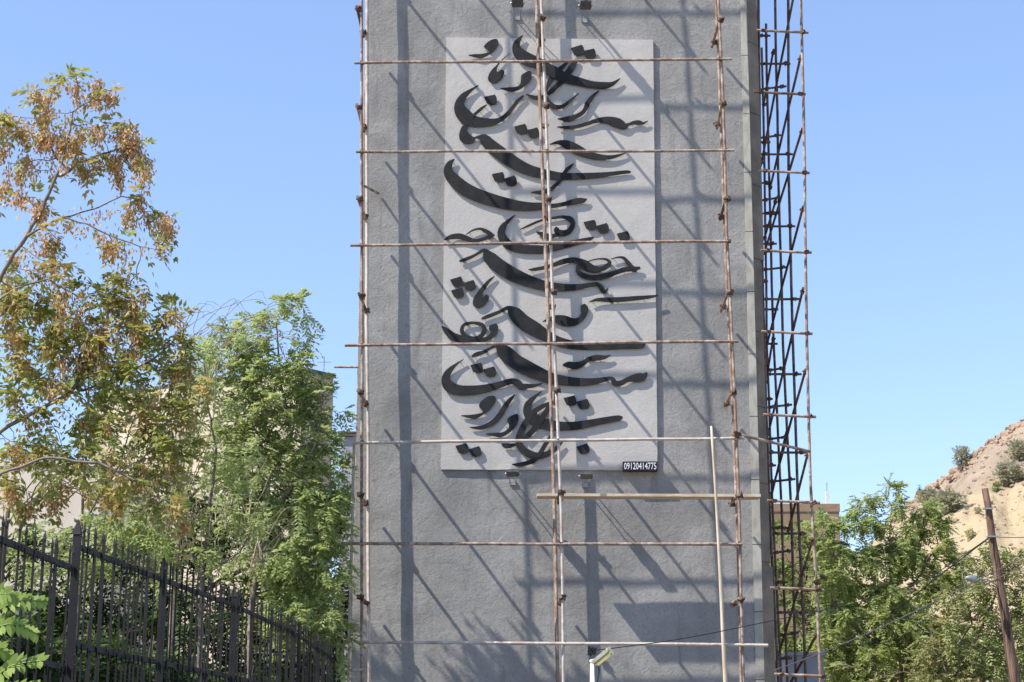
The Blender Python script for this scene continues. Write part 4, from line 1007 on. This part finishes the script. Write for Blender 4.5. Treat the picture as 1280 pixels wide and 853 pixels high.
# beige house seen end-on: lit face to the left, shaded face to the front (rotated block)
t = thing('beige_house', 'beige house with thin dark roof edge behind the green trees', 'building', (at(390, 470, 60).x, 62, 0))
pr = at(417, 472, 62); pm = at(372, 462, 58); plf = at(118, 488, 78)
zt_ = 14.6 + 1.2
def pt(px, Y): 
    return Vector(((px-640)/F_PX*Y/ (CP - 0*SP), Y, 0))
cR = Vector((at(417, 474, 59.2).x, 59.2, 0)); cM = Vector((at(378, 464, 58).x, 58, 0)); cL = Vector((at(118, 490, 62.5).x, 62.5, 0)); cB = cR + (cL-cM)
zr = at(378, 464, 58).z
bm = bmesh.new(); prism(bm, [(c.x, c.y, 0) for c in (cL, cM, cR, cB)], [(c.x, c.y, zr) for c in (cL, cM, cR, cB)]); finish('wall', bm, M['beige'], t)
cen = (cL+cM+cR+cB)/4
bm = bmesh.new(); ex = [cen+(c-cen)*1.02 for c in (cL, cM, cR, cB)]; prism(bm, [(c.x, c.y, zr+0.003) for c in ex], [(c.x, c.y, zr+0.13) for c in ex]); rf = finish('roof', bm, M['roof'], t)
bm = bmesh.new(); q = at(405, 455, 60); tube(bm, [(q.x, 60, zr+.2), (q.x, 60, zr+1.0)], 0.02, 5); tube(bm, [(q.x-.25, 60, zr+.8), (q.x+.25, 60, zr+.8)], 0.015, 5); finish('antenna', bm, M['galv'], rf)
building('cream_house', 'low cream walled building at the far left behind bare twigs', -160, 128, 583, 48, 9, M['pale'], M['pale'], roof_h=0.15, over=0.05)
building('dark_roofed_house', 'small building with dark roof behind the left tower edge', 427, 470, 546, 70, 8, M['concrete'], M['roof'], roof_h=0.2, over=0.15)
tb, zt2 = building('tan_house', 'flat roofed tan building beyond the side scaffold', 955, 1049, 640, 62, 8, M['tan'], M['tan'], roof_h=0.3, over=0.03)
p = at(1033, 615, 63); bm = bmesh.new(); box(bm, (p.x-.06, 62.8, zt2+.2), (p.x+.06, 62.95, p.z)); finish('chimney', bm, M['white'], tb)
bm = bmesh.new(); tube(bm, [(p.x, 62.95, p.z-.02), (p.x+0.03, 62.95, p.z+.35)], 0.02, 5); finish('chimney_rod', bm, M['galv'], tb)
t, z_ = building('grey_kiosk', 'small grey walled block at the foot of the side scaffold', 985, 1029, 820, 38, 3, M['concrete'], M['concrete'], roof_h=0.08, over=0.04)

# ------------------------------------------------------------------ fence
fn = thing('iron_fence', 'tall black spiked iron railing fence running back along the left', 'fence', (-3.1, 15, 0))
posts = [(97, 667, 13.0), (205, 706, 15.5), (293, 738, 18.1), (367, 772, 21.9), (397, 796, 25.0), (424, 822, 28.8)]
PP = []
for px, py, Y in posts:
    PP.append(Vector((at(px, py, Y).x, Y, 0)))
P_first = Vector((-3.42, 10.6, 0)); P_m1 = Vector((-3.5, 8.2, 0))
# picket mesh (shared)
def picket_mesh(z0, z1):
    bm = bmesh.new(); r = 0.0068
    pts = [(-r, -r), (r, -r), (r, r), (-r, r)]
    a = [bm.verts.new((x, y, z0)) for x, y in pts]; b = [bm.verts.new((x, y, z1-0.09)) for x, y in pts]; c = [bm.verts.new((x*1.35, y*1.35, z1-0.07)) for x, y in pts]; tip = bm.verts.new((0, 0, z1))
    for u, v in ((a, b), (b, c)):
        for k in range(4): bm.faces.new((u[k], u[(k+1) % 4], v[(k+1) % 4], v[k]))
    for k in range(4): bm.faces.new((c[k], c[(k+1) % 4], tip))
    bm.faces.new(a); bmesh.ops.recalc_face_normals(bm, faces=bm.faces)
    me = bpy.data.meshes.new('picket'); bm.to_mesh(me); bm.free(); me.materials.append(M['fence']); return me
HR = 3.22
pk_hi = picket_mesh(1.15, HR+0.2); pk_lo = picket_mesh(1.0, HR)
def span(A, B, hr, pk, spacing=0.13):
    d = B-A; L_ = d.length; n_ = int(L_/spacing); ang = math.atan2(d.y, d.x)
    for k in range(1, n_):
        p = A + d*k/n_
        o = bpy.data.objects.new('picket', pk); link(o, fn); o.location = Vector((p.x, p.y, 0)) - Vector(fn.location)
        o.rotation_euler = (random.uniform(-.01, .01), random.uniform(-.012, .012), ang)
    u = d.normalized(); s_ = Vector((-u.y, u.x, 0))
    for z in (hr, hr-0.75, 1.3):
        bm = bmesh.new(); obox(bm, (A+B)/2 + Vector((0, 0, z)) + s_*0.02, d/2-u*0.03, s_*0.012, Vector((0, 0, 0.022))); finish('rail', bm, M['fence'], fn)
def post(A, top, r=0.027):
    bm = bmesh.new(); box(bm, (A.x-r, A.y-r, 0.1), (A.x+r, A.y+r, top-0.12)); prism(bm, [(A.x-r*1.2, A.y-r*1.2, top-.118), (A.x+r*1.2, A.y-r*1.2, top-.118), (A.x+r*1.2, A.y+r*1.2, top-.118), (A.x-r*1.2, A.y+r*1.2, top-.118)], [(A.x-.006, A.y-.006, top), (A.x+.006, A.y-.006, top), (A.x+.006, A.y+.006, top), (A.x-.006, A.y+.006, top)]); finish('post', bm, M['fence'], fn)
chain = PP
for A, B in zip(chain[:-1], chain[1:]): span(A, B, HR, pk_hi)
span(P_first, PP[0], 3.04, pk_lo); span(P_m1, P_first, 3.04, pk_lo)
for A in PP: post(A, HR+0.2)
post(P_first, HR+0.05); post(P_m1, HR+0.05)
bm = bmesh.new(); box(bm, (-3.75, 7, 0.05), (-2.75, 29.0, 1.0))
wl_ = finish('fence_wall', bm, M['kerb']); tag(wl_, 'low concrete plinth wall carrying the iron fence', 'wall')

# ------------------------------------------------------------------ street lamp, utility pole, cables
YS = 22.0
p = at(740.5, 825, YS)
t = thing('street_lamp', 'white lamp post with a tilted yellowed head at the bottom of the tower', 'street lamp', (p.x, YS, 0))
bm = bmesh.new(); tube(bm, [(p.x-.01, YS, 0), (p.x, YS, p.z)], [0.05, 0.032], 10); finish('post', bm, M['white'], t, smooth=True)
h0, h1 = at(742, 829, YS-0.05), at(762.5, 812, YS-0.15)
hd_ = (h1-h0); hl = hd_.length; hu = hd_.normalized(); hn = Vector((0, -1, 0)).cross(hu).normalized(); 
if hn.z < 0: hn = -hn
hw = hu.cross(hn).normalized(); hc = (h0+h1)/2
bm = bmesh.new(); obox(bm, hc + hn*0.016, hu*hl*0.5, hw*0.075, hn*0.022); bmesh.ops.bevel(bm, geom=bm.edges[:], offset=0.014, segments=2); finish('lamp_head', bm, M['lamp_cream'], t)
bm = bmesh.new(); obox(bm, hc - hn*0.03 + hu*0.01, hu*hl*0.46, hw*0.068, hn*0.038); bmesh.ops.bevel(bm, geom=bm.edges[:], offset=0.024, segments=3); finish('lens', bm, M['yellow'], t)
bm = bmesh.new(); tube(bm, [at(738, 828, YS), at(744, 826, YS-0.02)], 0.03, 8); finish('lamp_arm', bm, M['white'], t)
bm = bmesh.new()
for k in range(14):
    c = at(740, 814, YS); q = c + Vector(rng.uniform(-.05, .05, 3)); q2 = c + Vector(rng.uniform(-.06, .06, 3)); q3 = c + Vector(rng.uniform(-.05, .05, 3))
    tube(bm, [Vector(k_) for k_ in catmull([tuple(q), tuple(q2), tuple(q3)], 4)], 0.008, 4)
obox(bm, at(740, 815, YS), Vector((0.05, 0, 0)), Vector((0, 0.04, 0)), Vector((0, 0, 0.035)))
tube(bm, [at(746, 826, YS-.03), at(749, 838, YS-.04), at(745, 862, YS-.04)], 0.008, 5)
finish('wire_bundle', bm, M['black'], t)

YU = 26.0
u0, u1 = at(1231, 611, YU), at(1269, 853, YU); ub = u0 + (u1-u0)*(u0.z/(u0.z-u1.z))
t = thing('utility_pole', 'weathered brown wooden utility pole leaning in front of the hill', 'utility pole', tuple(ub))
bm = bmesh.new(); n_ = 20; tube(bm, [u0.lerp(ub, k/n_) + Vector((noise.noise(Vector((k*.5, 0, 0)))*.015, 0, 0)) for k in range(n_+1)], list(np.linspace(0.052, 0.115, n_+1)), 12); finish('shaft', bm, M['utility'], t, smooth=True)
lx0, lx1 = at(1248, 733, YU), at(1219, 725, YU-0.3)
bm = bmesh.new(); tube(bm, [lx0, lx0.lerp(lx1, .5)+Vector((0, 0, .06)), lx1], 0.012, 6); finish('lamp_arm', bm, M['galv'], t)
bm = bmesh.new(); d = (lx1-lx0).normalized(); tube(bm, [lx1-d*.06, lx1, lx1+d*.06, lx1+d*.14, lx1+d*.2], [0.02, 0.045, 0.055, 0.045, 0.012], 9)
hd2 = finish('lamp_head', bm, M['galv'], t, smooth=True); 
bm = bmesh.new()
for py in (636, 671): 
    q = at(1231+(py-611)*0.157, py, YU-0.08); obox(bm, q, Vector((0.075, 0, 0.0)), Vector((0, 0.03, 0)), Vector((0, 0, 0.012)))
finish('pole_band', bm, M['galv'], t)
def cable(label, pts, r, m_=None, grp='overhead cables'):
    c = catmull([tuple(at(*q)) for q in pts], 12)
    bm = bmesh.new(); tube(bm, [Vector(x) for x in c], r, 6)
    o = finish('cable', bm, m_ or M['cable']); tag(o, label, 'cable', grp)
cable('long black cable sagging from the street lamp to the utility pole', [(745, 813, YS), (850, 799, 23), (970, 775, 24), (1080, 751, 25), (1160, 722, 25.4), (1238, 671, YU-.08)], 0.007)
cable('grey cable rising from the foot of the side scaffold to the right edge', [(968, 838, 24), (1030, 815, 24.5), (1115, 778, 25), (1197, 738, 25.5), (1290, 690, 26), (1400, 625, 27)], 0.008, M['cable_grey'])
cable('short straight cable leaving the utility pole band to the right', [(1238, 671, YU-.08), (1290, 672, YU), (1500, 668, YU+1)], 0.007, M['cable_grey'])
cable('thick dark cable slanting down behind the tree from the pole band', [(1238, 671, YU), (1200, 700, 28), (1155, 735, 31), (1090, 790, 36)], 0.011)
cable('thin cable crossing the pole under its lamp arm', [(1120, 800, 30), (1190, 750, 28), (1250, 722, YU-.1), (1330, 680, 27)], 0.006, M['cable_grey'])
print('tris', sum(len(o.data.loop_triangles) or 0 for o in bpy.data.objects if o.type == 'MESH'))
